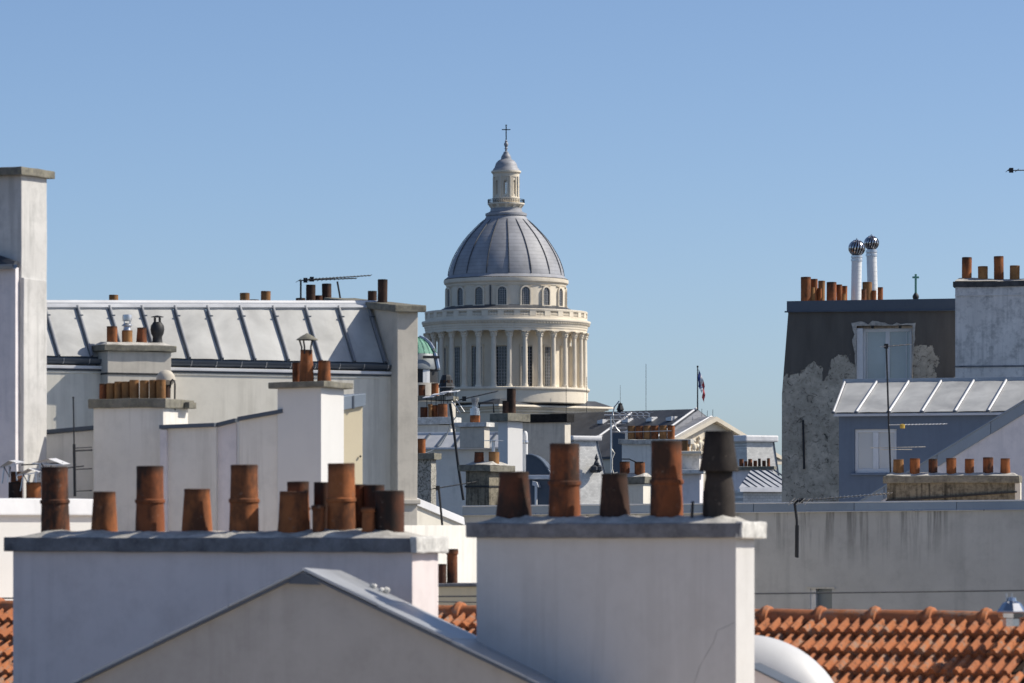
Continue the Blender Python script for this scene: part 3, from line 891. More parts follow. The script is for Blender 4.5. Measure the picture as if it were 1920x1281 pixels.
# --- left group behind the party wall: wall with zinc band
fr, rt, u1, zl, zr = wall_block('rendered_house', 'grey rendered house with bright zinc roof band under the observatory', 'building', 760, 118, -18, 948, 838, 1.2, 'greywhite')
z2 = fr.z(813)
zb = MB()
n = 6
band = MB().prism([(-.1, -.12, zl - .02), (u1 + .1, -.12, zl - .02), (u1 + .1, .75, z2), (-.1, .75, z2)], (0, .4, 0)).build('roof', 'zinc', rt)
MB().box(-.1, u1 + .1, -.2, .4, zl - .09, zl - .025).build('cornice', 'zinc_light', rt, bev=.02)
MB().box(-.1, u1 + .1, .7, 1.3, z2 - .03, z2 + .05).build('ridge_trim', 'zinc_light', rt, bev=.02)
for k in range(1, 6):
    u = u1 * k / 6
    MB().prism([(u - .03, -.13, zl), (u + .03, -.13, zl), (u + .03, .74, z2), (u - .03, .74, z2)], (0, -.02, .03)).build('roof_seam', 'zinc_dark', band)

# upper chimneys in front of the observatory
fA = chimney('low chimney with white slab and close row of orange pots under flat metal caps', 845, 122, -18, 768, .45, 797, 835, (.14, 782.5, 796), 'greywhite', 'white_slab',
  [(795, 764, 14, .5, 'straight', 'terra_red'), (806.5, 758, 8, .2, 'rim', 'terra_tan'), (815, 760, 12, .6, 'straight', 'terra'), (830, 758, 18, .45, 'straight', 'terra')], mortar=False)
fr, rt = fA[0], fA[1]
for i, (x0, x1, y) in enumerate([(792, 812, 747), (808, 832, 742), (824, 842, 738), (843, 857, 737)]):
    v = .12 + .08 * i
    a, b = fr.p(x0, y, v), fr.p(x1, y - 2, v)
    w = Vector((0, .3, .05))
    cp = MB().prism([a, b, b + w, a + w], (0, 0, .02)).build('metal_cap', 'zinc_light', rt)
    for s_ in (.3, .7):
        MB().tube([a.lerp(b, s_) + w * .4, a.lerp(b, s_) + w * .4 - Vector((0, 0, .35))], .012, 5).build('cap_leg', 'iron', cp)
chimney('small chimney with two brick-red pots just below the observatory dome', 846, 130, -18, 770, .45, 752, 800, (.08, 742.5, 751), 'beige', 'cap',
  [(791, 722, 13, .4, 'straight', 'terra_red'), (815.5, 719, 14, .5, 'straight', 'terra')], mortar=False)
# dark faceted roof vent
fr = Fr(837, 136, 0, Yb=745)
rt = root('roof_lantern', 'dark metal faceted roof lantern beside the observatory dome', 'roof lantern', fr)
q = fr.px()
MB().lathe([(13 * q, 0), (13 * q, fr.z(727)), (15.5 * q, fr.z(726)), (15.5 * q, fr.z(724)), (12.5 * q, fr.z(718)), (9 * q, fr.z(706)), (7 * q, fr.z(703)), (.01, fr.z(702))], seg=8).build('hood', 'castiron', rt)
MB().lathe([(15 * q, fr.z(727.5)), (16.4 * q, fr.z(725.6)), (15.4 * q, fr.z(725))], seg=8).build('rim', 'galv', rt)
for k in range(8):
    MB().box(-.04, .04, -11.9 * q, -10.2 * q, fr.z(720.5), fr.z(713)).build('slot', 'deck', rt).rotation_euler = (0, 0, R(22.5 + 45 * k))
MB().box(-14 * q, 14 * q, -14 * q, 14 * q, -3, 0).build('plinth', 'beige', rt)
# vent on its own pot and slab
fB = chimney('low white slab chimney carrying one pot with grey metal flue', 908, 116, -18, 862, .5, 801, 840, (.12, 792, 800), 'beige', 'white_slab', [(890.5, 779, 19, .4, 'straight', 'terra')], mortar=False, capbev=.004)
fr, rt = fB[0], fB[1]
u = fr.u(890.5, .2); q = fr.px(u); z = lambda y: fr.z(y, u, .2)
fl = MB().lathe([(9.2 * q, z(780)), (9.4 * q, z(766)), (5.6 * q, z(765)), (5.4 * q, z(755.5)), (7 * q, z(752)), (8 * q, z(746)), (7.4 * q, z(746)), (5, z(746)) if 0 else (6 * q, z(752))], (u, .2, 0), 16).build('metal_flue', 'galv', rt, smooth=30)
MB().tube([fr.p(898, 770, .2), fr.p(899, 757, .2), fr.p(905, 755.5, .25), fr.p(925, 755.5, .3), fr.p(926, 774, .3)], .028, 8).build('bent_pipe', 'iron', rt, smooth=60)
# leaning antenna mast
fr, rt = yagi('long leaning black mast with antenna in front of the zinc roof band', [(869, 938), (860, 880), (850, 800), (844, 757)], [(862, 750), (931, 733)], 98, (.15, .5), (7, 4), 7, rm=.02)
MB().prism([fr.p(836, 750), fr.p(850, 748), fr.p(850, 742), fr.p(836, 744)], (0, .08, 0)).build('amplifier_box', 'cowl', rt)
for x in (0, 8): MB().tube([fr.p(847 + x, 752 - x * .4, -.03), fr.p(863 + x, 775 - x * .3, -.03)], .012, 5).build('bracket', 'alu', rt)
MB().tube([fr.p(858, 772, .02), fr.p(855, 782, .1), fr.p(845, 795, .3), fr.p(838, 815, .4), fr.p(826, 835, .4), fr.p(808, 846, .4), fr.p(797, 850, .4)], .014, 6).build('coax_cable', 'cable_white', rt, smooth=60)

# --- lichen pillar and mossy chimney
chimney('lichen covered chimney with one orange pot at the edge of the party wall', 809, 84, -14, 770, .4, 862, 960, (.09, 850, 862), 'lichen_pillar', 'cap', [(790.5, 823, 15, .4, 'straight', 'terra')], mortar=False, bodyrough=(.012, .12))
f2 = chimney('mossy stained chimney with thick slab and two short pots below the white chimney', 917, 88, -35, 873, ('x', 953), 883, 965, (.11, 872, 884), 'mossy', 'cap',
  [(898, 848, 18, .3, 'plain', 'terra_red'), (926, 848, 20, .45, 'straight', 'terra_tan')], bodyrough=(.01, .15))
fr, rt, dep = f2[0], f2[1], f2[2]
u = fr.u(925, dep * .45)
MB().tube([(u, dep * .45, fr.z(850, u)), (u, dep * .45, fr.z(826, u))], .035, 10).build('flue_pipe', 'galv', rt, smooth=60)
MB().lathe([(.01, fr.z(826, u)), (.22, fr.z(826.3, u)), (.22, fr.z(825.6, u)), (.01, fr.z(824.6, u))], (u, dep * .45, 0), 14).build('flue_hat', 'galv', rt)
MB().box(f2[4] - .015, f2[5] + .015, -.015, dep + .015, fr.z(914), fr.z(910.5)).build('iron_strap', 'castiron', rt)

# --- shaded zinc mansard and small white post
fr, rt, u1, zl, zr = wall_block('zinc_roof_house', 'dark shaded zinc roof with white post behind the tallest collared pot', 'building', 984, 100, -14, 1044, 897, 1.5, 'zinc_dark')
MB().box(-.1, u1 + .1, -.12, .5, zl - .03, zl + .08).build('coping', 'zinc_light', rt, bev=.02)
p = fr.p(1005, 950, -.2)
MB().tube([p, fr.p(1005, 912, -.2)], .035, 8).build('post', 'white_paint', rt)
MB().prism([fr.p(998, 910, -.25), fr.p(1010, 914, -.25), fr.p(1006, 904, -.25), fr.p(998, 902, -.25)], (0, .3, 0)).build('post_hood', 'zinc_light', rt)

# --- chimney with six pots and house below
f7 = chimney('pale chimney wall topped by a tight row of six orange pots', 1290, 185, -10, 1166, .9, 832, 960, (.16, 824, 833), 'greywhite', 'mortar',
  [(1184 + 14.6 * k + (1 if k > 3 else 0), 799 - .2 * k, 14.2, .5, 'straight', 'terra' if k % 2 else 'terra_tan') for k in range(6)], mortar=False)
fr, rt = f7[0], f7[1]
MB().box(fr.u(1279), fr.u(1290.5), -.25, .5, fr.z(852), fr.z(826)).build('brick_patch', 'terra_tan', rt)
f8 = chimney('low mossy chimney with two bright orange pots in front of the six-pot chimney', 1206, 128, -25, 1166, ('x', 1220), 908, 960, (.1, 894, 907), 'cream', 'cap', [(1171.5, 866, 19, .3, 'straight', 'terra_red'), (1199.5, 867, 20, .4, 'straight', 'terra')])
fr, rt = f8[0], f8[1]
MB().tube([fr.p(1166, 861, .1), fr.p(1180, 861, .1), fr.p(1193, 867, .1), fr.p(1206, 867, .1)], .02, 5).build('metal_strap', 'castiron', rt)
fr, rt, u1, zl, zr = wall_block('pale_house', 'pale rendered house with white ledge between the tall pot and black cowl', 'building', 1262, 150, -16, 1312, 887, .6, 'lavender')
MB().box(-.2, u1 + .25, -.4, .3, zl - .04, zl + .12).build('ledge', 'white_slab', rt, bev=.03)
MB().box(-.1, u1 - .1, .35, 1.0, zl + .12, fr.z(852)).build('attic_wall', 'mottled', rt)
MB().box(-.3, u1 + .1, -.1, 1.2, fr.z(852), fr.z(846)).build('attic_cornice', 'stone', rt, bev=.05)

# --- grey mast with wire loop antenna
fr = Fr(1146, 140, 0, Yb=950)
rt = root('tv_antenna', 'grey antenna mast with curly wire loops left of the six orange pots', 'antenna', fr)
MB().tube([fr.p(1146, 950), fr.p(1146, 781)], .028, 8).build('mast', 'alu', rt, smooth=60)
MB().tube([fr.p(1133, 779), fr.p(1215, 780)], .02, 6).build('boom', 'alu', rt)
m = MB()
for k in range(6):
    x = 1154 + 11 * k
    pts = [fr.p(x + 9 * math.sin(t), 779 + 6 * math.cos(t), -.1 + .1 * k) for t in [math.pi * j / 8 for j in range(9)]]
    m.tube(pts, .015, 5)
    pts = [fr.p(x + 16 - 9 * math.sin(t), 779 + 6 * math.cos(t), .1 + .1 * k) for t in [math.pi * j / 8 for j in range(9)]]
    m.tube(pts, .015, 5)
m.build('wire_loops', 'alu', rt, kind='stuff')
MB().tube([fr.p(1161, 752), fr.p(1152, 763), fr.p(1149, 777), fr.p(1150, 790), fr.p(1155, 802), fr.p(1163, 811), fr.p(1172, 812)], .026, 6).build('reflector_arc', 'alu', rt, smooth=60)
m = MB()
for i, y in enumerate((778, 787, 795, 803, 810)): m.tube([fr.p(1133 + i * 3, y, .1), fr.p(1172 + i, y, .3)], .016, 4)
m.build('cross_rods', 'alu', rt, kind='stuff')
MB().tube([fr.p(1160, 811, -.1), fr.p(1259, 808, -.1)], .018, 6).build('lower_boom', 'alu', rt)
MB().tube([fr.p(1147, 842, -.1), fr.p(1152, 850, -.1), fr.p(1147.5, 860, -.1), fr.p(1147.5, 880, -.1), fr.p(1151, 888, -.1), fr.p(1158, 886, -.1)], .025, 6).build('coax_cable', 'cable_white', rt, smooth=60)

# --- right: small pots over zinc roof with battens
chimney('far low chimney with seven tiny red pots right of the black cowl', 1446, 215, -10, 1372, .8, 880, 960, (.2, 874, 880), 'lavender', 'cap',
  [(1390, 861, 8, .5, 'straight', 'terra_red'), (1398.5, 865, 6, .4, 'straight', 'terra_red'), (1406.5, 861, 8, .5, 'taper', 'terra_red'), (1416, 864, 7, .5, 'straight', 'terra_red'), (1424, 860, 5.5, .4, 'straight', 'terra_dark'), (1432.5, 864, 7, .5, 'straight', 'terra_red'), (1441, 859.5, 6, .5, 'straight', 'terra_red')], mortar=False)
fr = Fr(1393, 165, 24)
rt = root('zinc_roof_house', 'low house with pale slate wall and battened zinc roof beside the dark building', 'building', fr)
ur = fr.u(1490); z0, z1 = fr.z(915), fr.z(885)
vb = 2.2
MB().box(0, ur, 0, 6, 0, z0 - .1).build('wall', 'slate', rt)
rf = MB().prism([(-.3, -.25, z0 - .08), (ur, -.25, z0 - .08), (ur, vb, z1), (1.5, vb, z1)], (0, 0, .1)).build('roof', 'zinc', rt)
MB().box(-.3, ur, -.32, -.1, z0 - .16, z0 - .03).build('eave_gutter', 'zinc_light', rt)
for k in range(8):
    u0 = .2 + .34 * k
    f = min(1, (u0 + .3) / 1.8)
    MB().tube([(u0, -.2, z0 + .03), (u0 + .02, -.25 + (vb + .25) * f, z0 - .08 + (z1 - z0 + .08) * f + .12)], .035, 6).build('roof_batten', 'zinc_dark', rf)

# dark wall in shade beside the antenna mast
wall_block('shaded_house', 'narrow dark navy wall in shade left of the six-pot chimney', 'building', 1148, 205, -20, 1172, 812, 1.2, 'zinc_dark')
# curved zinc roof at the foot of the wide chimney wall
fr = Fr(986, 108, -14, Yb=905)
rt = root('curved_zinc_roof', 'small curved blue zinc roof at the foot of the wide grey chimney wall', 'roof', fr)
u1 = fr.u(1036); zt = fr.z(852)
pr = [(0, 0)] + [(u1 * .15 + u1 * .8 * (1 - math.cos(R(t))), zt * math.cos(R(t))) for t in range(0, 91, 10)]
MB().prism([(0, 0, 0), (0, 0, zt)] + [(u1 * .1 + u1 * .9 * math.sin(R(t)), 0, zt * math.cos(R(t)) ** 1.3) for t in range(0, 91, 10)], (0, .5, 0)).build('roof_sheet', 'zinc_dark', rt)
MB().tube([(u1 * .1 + u1 * .9 * math.sin(R(t)), -.02, zt * math.cos(R(t)) ** 1.3) for t in range(0, 91, 10)], .03, 6).build('edge_bead', 'zinc_coping', rt)

# ------------------------------------------------------------------ left: long zinc-roofed building
A1 = 27.0
frL = Fr(92, 61, A1)
rt = root('zinc_roof_building', 'long cream building with pale battened zinc roof and dark gutter', 'building', frL)
def Ls(y, u=0, v=0): return frL.z(y, u, v)
uE = frL.u(742)                       # right end, at the party wall
zg = Ls(681)                          # gutter line (left end 668-683)
zev = Ls(667)
rise = 98 * frL.px()
run = rise * .73
zrg = zev + rise
uL = -1.2
MB().box(uL, uE, .02, 7.0, 0, zev - .03).build('back_wall', 'cream', rt)
MB().box(uL, uE, -.17, .019, 0, Ls(686)).build('wall', 'cream', rt)
# roof bed, one sheet per bay, rolls between
bed = MB().prism([(uL, -.06, zev - .02), (uL, run, zrg - .02), (uL, run + 4, zrg - .35), (uL, 7, zev - .4), (uL, 6.9, zev - .5), (uL, -.06, zev - .06)], (uE - uL, 0, 0)).build('roof_bed', 'zinc_dark', rt)
KR = .024
def SL(u): return Vector((0, run + .06, rise + KR * u))
sl = Vector((0, run + .06, rise)); nrm = Vector((0, -rise, run + .06)).normalized()
us = [frL.u(x, run) for x in (82, 143, 203, 263, 325, 386, 447, 509, 570, 632)]
us = [us[0] - (us[1] - us[0])] + us + [us[-1] + (us[1] - us[0])]
us = [u for u in us if u < uE + .2]
for i in range(len(us)):
    u0 = us[i]; u1 = us[i + 1] if i + 1 < len(us) else uE
    if u1 > u0 + .05:
        b0 = Vector((u0 + .03, -.07, zev - .015)); b1 = Vector((u1 - .03, -.07, zev - .015))
        sh = MB()
        n = 5; vs = []
        for j in range(n + 1):
            for k in range(4):
                p = b0.lerp(b1, k / 3); p = p + SL(p.x) * (j / n)
                bul = math.sin(math.pi * k / 3) * .006 + random.uniform(-.003, .003)
                vs.append(p + nrm * (.012 + bul))
        sh.add(vs, [(j * 4 + k, j * 4 + k + 1, (j + 1) * 4 + k + 1, (j + 1) * 4 + k) for j in range(n) for k in range(3)])
        sh.build('zinc_sheet', 'zinc_sheet', bed, smooth=True)
    w = .024
    pts = [Vector((u0 - w, -.08, zev - .015)), Vector((u0 + w, -.08, zev - .015)), Vector((u0 + w * .7, -.08, zev - .015)) + nrm * .052, Vector((u0 - w * .7, -.08, zev - .015)) + nrm * .052]
    MB().prism(pts, SL(u0) * .985).build('roof_roll', 'zinc_roll', bed, bev=.008)
    c = Vector((u0, -.08, zev - .015)) + SL(u0) * .78 + nrm * .05
    MB().box(-.034, .034, -.012, .012, -.01, .012).build('roll_clip', 'zinc_dark', bed).location = c
MB().tube([(uL, run + .03, zrg + .035 + KR * uL), (uE, run + .03, zrg + .035 + KR * uE)], .05, 10).build('ridge_roll', 'zinc_light', rt, smooth=60)
MB().prism([(uL, run - .09, zrg - .06), (uL, run + .03, zrg + .03), (uL, run + .03, zrg - .02), (uL, run - .06, zrg - .09)], (uE - uL, 0, KR * (uE - uL))).build('ridge_flashing', 'zinc', rt)
# half-round gutter on brackets
m = MB(); vs = []; n = 9; rg = .085
for u in (uL, uE + .12):
    for k in range(n):
        t = math.pi * k / (n - 1)
        vs.append((u, -.13 - rg * math.cos(t), zev - .045 - rg * math.sin(t)))
m.add(vs, [(k, k + 1, n + k + 1, n + k) for k in range(n - 1)])
gut = m.build('gutter', 'gutter', rt, smooth=True)
u = uL + .1
while u < uE:
    pts = [(u, -.13 - (rg + .006) * math.cos(t), zev - .045 - (rg + .006) * math.sin(t)) for t in [math.pi * k / 6 for k in range(7)]]
    MB().tube(pts, .007, 5).build('gutter_bracket', 'galv', gut); u += .42
# pale cornice strip and pipe below the gutter
MB().box(uL, uE - .02, -.21, -.05, Ls(691.5), Ls(685.5)).build('cornice_strip', 'zinc_light', rt, bev=.008)
MB().tube([(uL, -.185, Ls(693.5)), (uE - .05, -.185, Ls(693.5))], .014, 6).build('service_pipe', 'gutter', rt)
MB().box(uL, uE - .35, -.185, -.1, Ls(700), Ls(696)).build('drip_moulding', 'cream', rt, bev=.01)

# party wall with slab closing the building on the right
frW = Fr(745, frL.dep(uE) - .45, A1)
rt = root('party_wall', 'tall grey cement party wall with projecting slab at the end of the zinc roof', 'wall', frW)
uw = frW.u(783.5)
zt = frW.z(584)
MB().prism([(0, 0, 0), (0, 0, zt), (0, 2.4, zt + .24), (0, 4.2, zt - 1.2), (0, 4.2, 0)], (uw, 0, 0)).build('wall', 'beige', rt, bev=.012, rough=(.006, .3))
MB().prism([(-.10, -.12, zt - .015), (-.10, 2.6, zt + .25), (-.10, 2.6, zt + .35), (-.10, -.12, frW.z(572.5))], (uw + .19, 0, 0)).build('cap_slab', 'cap', rt, bev=.015, rough=(.008, .15))
MB().box(-.03, uw + .03, -.05, .3, frW.z(946), frW.z(936)).build('ledge', 'beige', rt, bev=.02)
pot(frW, rt, 698, 546, 17, 1.5, frW.z(573) + .12, 'straight', 'terra_dark')
pot(frW, rt, 717, 524.5, 18.5, .9, frW.z(573) + .05, 'straight', 'terra_dark')
MB().prism([(-.02, .45, frW.z(584)), (-.02, 2.2, frW.z(584)), (-.02, 1.7, frW.z(640)), (-.02, .05, frW.z(668))], (-.02, 0, 0)) if 0 else None

# chimneys that stand behind the ridge, only the pots show
def ridge_pots(label, d, x0, x1, ycap, pots):
    fr = Fr(x0, d, A1, Yb=ycap + 60)
    r_ = root('chimney', label, 'chimney', fr)
    u1 = fr.u(x1); zt = fr.z(ycap)
    MB().box(0, u1, 0, .42, 0, zt - .08).build('stack', 'beige', r_)
    MB().box(-.06, u1 + .06, -.06, .48, zt - .08, zt).build('cap_slab', 'cap', r_, bev=.012)
    for X, yt, W, mat in pots: pot(fr, r_, X, yt, W, .21, zt - .01, 'straight', mat)
    return fr, r_
ridge_pots('hidden chimney showing one short brown pot above the left end of the ridge', 66, 200, 228, 577, [(213, 553.5, 17.5, 'terra_tan')])
ridge_pots('hidden chimney showing two brown pots and a low one above the zinc ridge', 66, 445, 510, 580, [(459, 550, 18.5, 'terra_tan'), (476, 562.5, 20, 'terra_red'), (498, 546.5, 18.5, 'terra_tan')])
ridge_pots('hidden chimney showing four sooty pots beside the rooftop antennas', 66, 552, 625, 582, [(563.5, 559.5, 18, 'terra_dark'), (582.5, 534.5, 18, 'terra_dark'), (597.5, 554.5, 15, 'terra_soot'), (613, 532.5, 18, 'terra_dark')])
yagi('black rooftop antenna with long horizontal boom above the sooty pots', [(564, 575), (564, 527)], [(560, 526.5), (667, 520)], 65.5, (.35, .3), (8, 3), 15)
yagi('second rooftop antenna on thin leaning mast with rising boom', [(641, 576), (632.5, 528)], [(570, 525), (691, 510.5)], 66.3, (.35, .9), (5, 3.5), 20)

# beige chimney rising through the eaves
fB = chimney('beige chimney with lichen slab standing in front of the zinc roof gutter', 201.5, 60.95, A1, 321, .62, 658, 800, (.07, 646, 658), 'beige', 'cap',
  [(210, 612.5, 20, .45, 'straight', 'terra'), (238.5, 620, 20, .45, 'straight', 'terra_tan'), (265.5, 615, 19, .45, 'taper', 'terra_red')])
fr, rt, dep, zc1, u0, u1 = fB
MB().box(u0 - .006, u1 + .006, -.012, dep + .01, fr.z(702), fr.z(698.5)).build('string_band', 'castiron', rt)
v = dep * .45
u = fr.u(238.5, v); q = fr.px(); z = lambda y: fr.z(y, u, v)
MB().lathe([(8.5 * q, z(621)), (6.5 * q, z(613)), (11 * q, z(611)), (7, z(606)) if 0 else (6 * q, z(606))], (u, v, 0), 16).build('metal_sleeve', 'galv', rt, smooth=30)
MB().lathe([(9 * q, z(602)), (9.5 * q, z(596)), (8.8 * q, z(590.5)), (.01, z(589.5))], (u, v, 0), 18).build('metal_hood', 'alu', rt, smooth=30)
for k in range(4):
    t = k * math.pi / 2 + .5
    MB().tube([(u + 7 * q * math.cos(t), v + 7 * q * math.sin(t), z(612)), (u + 8 * q * math.cos(t), v + 8 * q * math.sin(t), z(600))], .006, 5).build('hood_leg', 'galv', rt)
u = fr.u(295, v)
cw = MB().lathe([(11 * q, z(644)), (9.5 * q, z(640)), (9 * q, z(632)), (12 * q, z(626)), (13.5 * q, z(619)), (12.5 * q, z(611)), (9 * q, z(606)), (8.2 * q, z(605)), (8.2 * q, z(604)), (.01, z(604))], (u, v, 0), 18).build('cast_iron_cowl', 'castiron', rt, smooth=40)
for k in range(4):
    t = k * math.pi / 2 + .3
    MB().tube([(u + 6.5 * q * math.cos(t), v + 6.5 * q * math.sin(t), z(605)), (u + 6.5 * q * math.cos(t), v + 6.5 * q * math.sin(t), z(596))], 2 * q, 6).build('cowl_post', 'castiron', cw)
MB().lathe([(12 * q, z(595)), (12 * q, z(594)), (3 * q, z(592)), (.01, z(591.5))], (u, v, 0), 18).build('cowl_lid', 'castiron', cw, smooth=40)

# ------------------------------------------------------------------ tall white block at the left edge
frT = Fr(40, 50, -24)
rt = root('white_building', 'tall aged white building end with high chimney at the left edge', 'building', frT)
ul = frT.u(-60); dpt = frT.vv(88)
MB().prism([(ul, 0, 0), (0, 0, 0), (0, 0, frT.z(325)), (ul, 0, frT.z(325))], (0, dpt, 0)).build('chimney_stack', 'aged_white', rt, bev=.012, rough=(.006, .3))
MB().box(ul, .07, -.12, dpt + .1, frT.z(325) - .02, frT.z(313)).build('cap_slab', 'cap', rt, bev=.012, rough=(.01, .12))
z1 = frT.z(502)
ug = frT.u(36)
MB().box(ul, ug, -.09, -.002, 0, z1).build('wall', 'lavender', rt, bev=.01)
MB().prism([(ul, -.15, z1 + .01), (ug, -.15, z1 + .01), (ug, -.1, frT.z(491)), (ul, -.02, frT.z(455))], (0, .08, 0)).build('lean_to_roof', 'slate_dark', rt)
m = MB(); vs = []; n = 8
for u in (ul, ug + .05):
    for k in range(n):
        t = math.pi * k / (n - 1); vs.append((u, -.19 - .06 * math.cos(t), z1 + .03 - .06 * math.sin(t)))
m.add(vs, [(k, k + 1, n + k + 1, n + k) for k in range(n - 1)])
m.build('gutter', 'zinc_coping', rt, smooth=True)
MB().box(-.02, .035, .0, dpt * .9, 0, frT.z(520)).build('buttress', 'aged_white', rt, bev=.02, rough=(.006, .25))

# low wall with coping between white block and grey chimney
frs = Fr(80, 51, -6)
rt = root('low_wall', 'low grey wall with grey coping between tall white building and grey chimney', 'wall', frs)
u1 = frs.u(180)
za, zb_ = frs.z(815), frs.z(806, u1)
MB().prism([(0, 0, 0), (u1, 0, 0), (u1, 0, zb_), (0, 0, za)], (0, .4, 0)).build('wall', 'greywhite', rt, bev=.01)
MB().prism([(-.03, -.05, za), (u1, -.05, zb_), (u1, -.05, zb_ + .055), (-.03, -.05, za + .055)], (0, .5, 0)).build('coping', 'zinc_dark', rt, bev=.01)

# bracket mast
frm = Fr(139, 49.6, 0, Yb=931)
rt = root('iron_bracket_pole', 'thin black iron pole with side brackets in front of the low grey wall', 'pole', frm)
MB().tube([frm.p(140.5, 931), frm.p(139, 833)], .018, 8).build('lower_tube', 'iron', rt, smooth=60)
MB().tube([frm.p(139, 834), frm.p(137.5, 747)], .009, 8).build('upper_rod', 'iron', rt, smooth=60)
MB().lathe([(.01, 0), (.016, .008), (.01, .02)], frm.p(137.5, 747), 8).build('knob', 'iron', rt)
for y, r_ in ((840, .007), (845, .013), (880, .008), (921, .008)):
    MB().tube([frm.p(140, y + 1), frm.p(146, y, .1), frm.p(172, y - 1, .6)], r_, 6).build('bracket', 'iron', rt, smooth=60)
MB().tube([frm.p(122, 878), frm.p(157, 874, .1)], .008, 6).build('cross_rod', 'iron', rt)

# ------------------------------------------------------------------ grey house in front: two chimneys and a coped wall
fA = chimney('pale grey chimney with thick dark slab and eight tan pots in a tight row', 306, 50.2, -20, 175, .75, 763, 1290, (.055, 747, 764), 'greywhite', 'cap', (), mortar=False)
fr, rt, dep, zc1, u0, u1 = fA
for X, yt, W, mat in [(193.5, 720, 15, 'terra_red'), (207.5, 719, 16, 'terra_tan'), (222, 716, 15, 'terra_tan'), (236.5, 716, 16.5, 'terra_tan'), (252, 713, 18, 'terra_tan'), (270.5, 714, 17.5, 'terra_tan'), (287, 713, 14, 'terra_tan'), (302, 712.5, 17.5, 'terra_tan')]:
    pot(fr, rt, X, yt, W, .24, zc1 - .01, 'straight', mat)
v = .55
u = fr.u(311, v); q = fr.px(); z = lambda y: fr.z(y, u, v)
MB().lathe([(9 * q, z(746)), (9 * q, z(716))], (u, v, 0), 18).build('round_pot', 'terra_dark', rt, smooth=30)
MB().lathe([(11 * q, z(722)), (15 * q, z(718)), (19 * q, z(713.5)), (18.5 * q, z(710)), (16 * q, z(703)), (11 * q, z(697)), (5 * q, z(694.5)), (.01, z(694))], (u, v, 0), 24).build('domed_cowl', 'cowl', rt, smooth=40)
MB().tube([fr.p(327.5, 770, .35), fr.p(328, 722, .35), fr.p(327, 714, .35), fr.p(323, 712, .35), fr.p(320, 716, .35), fr.p(319, 728, .35)], .012, 8).build('hook_pipe', 'iron', rt, smooth=60)
MB().box(u1 + .06, u1 + .13, .5, .72, fr.z(764), fr.z(752)).build('side_block', 'cap', rt, bev=.01)

frp = Fr(308, 50.0, -20)
rt = coped_rt = root('house_front', 'pale grey house front with stepped dark coping joining the two left chimneys', 'building', frp)
uu = [frp.u(x) for x in (300, 402, 437)] + [frp.u(447), frp.u(530)]
zz = [frp.z(797, uu[0]), frp.z(793, uu[1]), frp.z(784, uu[2]), frp.z(782, uu[3]), frp.z(767, uu[4])]
MB().prism([(uu[0], .05, -0), (uu[1], .05, 0), (uu[1], .05, zz[1] - .05), (uu[0] , .05, zz[0] - .05)], (0, .5, 0)).build('wall', 'greywhite', rt)
MB().prism([(uu[1], .11, 0), (uu[2], .11, 0), (uu[2], .11, zz[2] - .05), (uu[1], .11, zz[1] - .05)], (0, .44, 0)).build('wall', 'lavender', rt)
MB().prism([(uu[3], .03, 0), (uu[4], .03, 0), (uu[4], .03, zz[4] - .05), (uu[3], .03, zz[3] - .05)], (0, .5, 0)).build('wall', 'greywhite', rt)
for i, j in ((0, 1), (1, 2), (3, 4)):
    v0 = (-.02, .05, -.03)[(0, 1, 3).index(i)]
    MB().prism([(uu[i] - .005, v0, zz[i] - .05), (uu[j] + .005, v0, zz[j] - .05), (uu[j] + .005, v0, zz[j]), (uu[i] - .005, v0, zz[i])], (0, .62, 0)).build('coping', 'zinc_dark', rt, bev=.006)
MB().tube([(uu[2] + .035, .09, zz[2] - .05), (uu[2] + .035, .09, zz[2] - .75)], .018, 8).build('downpipe', 'white_paint', rt, smooth=60)  # white tube stands in for a sliver of light between the walls
MB().box(uu[0], uu[0] + .09, -.0, .049, 0, zz[0] - .06).build('pilaster', 'lavender', rt)
# body of that house and an unseen terrace before it, added to bounce light
w0 = frp.u(60)
MB().box(w0, frp.u(600), 1.2, 6.0, 0, frp.z(985)).build('house_body', 'greywhite', coped_rt)
MB().box(w0 - 1.5, frp.u(740), -8.0, -.2, 0, 22.6).build('bounce_terrace_wall', 'beige', coped_rt)
MB().box(w0 - 1.5, frp.u(740), -8.0, -.2, 22.601, 22.7).build('terrace_roof', 'bounce_gravel', coped_rt)

fC = chimney('bright white square chimney with conical hat over its tallest pot', 602, 49.2, -26, 520, ('x', 645), 726, 1290, (.085, 715.5, 727), 'white', 'cap', (), mortar=False)
fr, rt, dep, zc1, u0, u1 = fC
pot(fr, rt, 556.5, 680, 17, .32, zc1 - .01, 'straight', 'terra_red')
pot(fr, rt, 575, 657, 25, .2, zc1 - .01, 'taper', 'terra')
pot(fr, rt, 607.5, 677, 24, .3, zc1 - .01, 'taper', 'terra')
u = fr.u(576, .2); q = fr.px(u); z = lambda y: fr.z(y, u, .2)
hat = MB().lathe([(20.5 * q, z(638)), (20.5 * q, z(636.5)), (12 * q, z(631)), (3 * q, z(626)), (.01, z(625))], (u, .2, 0), 20).build('conical_hat', 'cap', rt, smooth=30)
MB().lathe([(20 * q, z(638)), (3 * q, z(630)), (.01, z(629.5))], (u, .2, 0), 20).build('hat_underside', 'castiron', hat)
for t in (200, 270, 340):
    c_, s_ = math.cos(R(t)), math.sin(R(t))
    MB().tube([(u + 10.5 * q * c_, .2 + 10.5 * q * s_, z(664)), (u + 10.5 * q * c_, .2 + 10.5 * q * s_, z(651)), (u + 14 * q * c_, .2 + 14 * q * s_, z(640)), (u + 15 * q * c_, .2 + 15 * q * s_, z(636))], .012, 6).build('hat_leg', 'iron', hat, smooth=60)

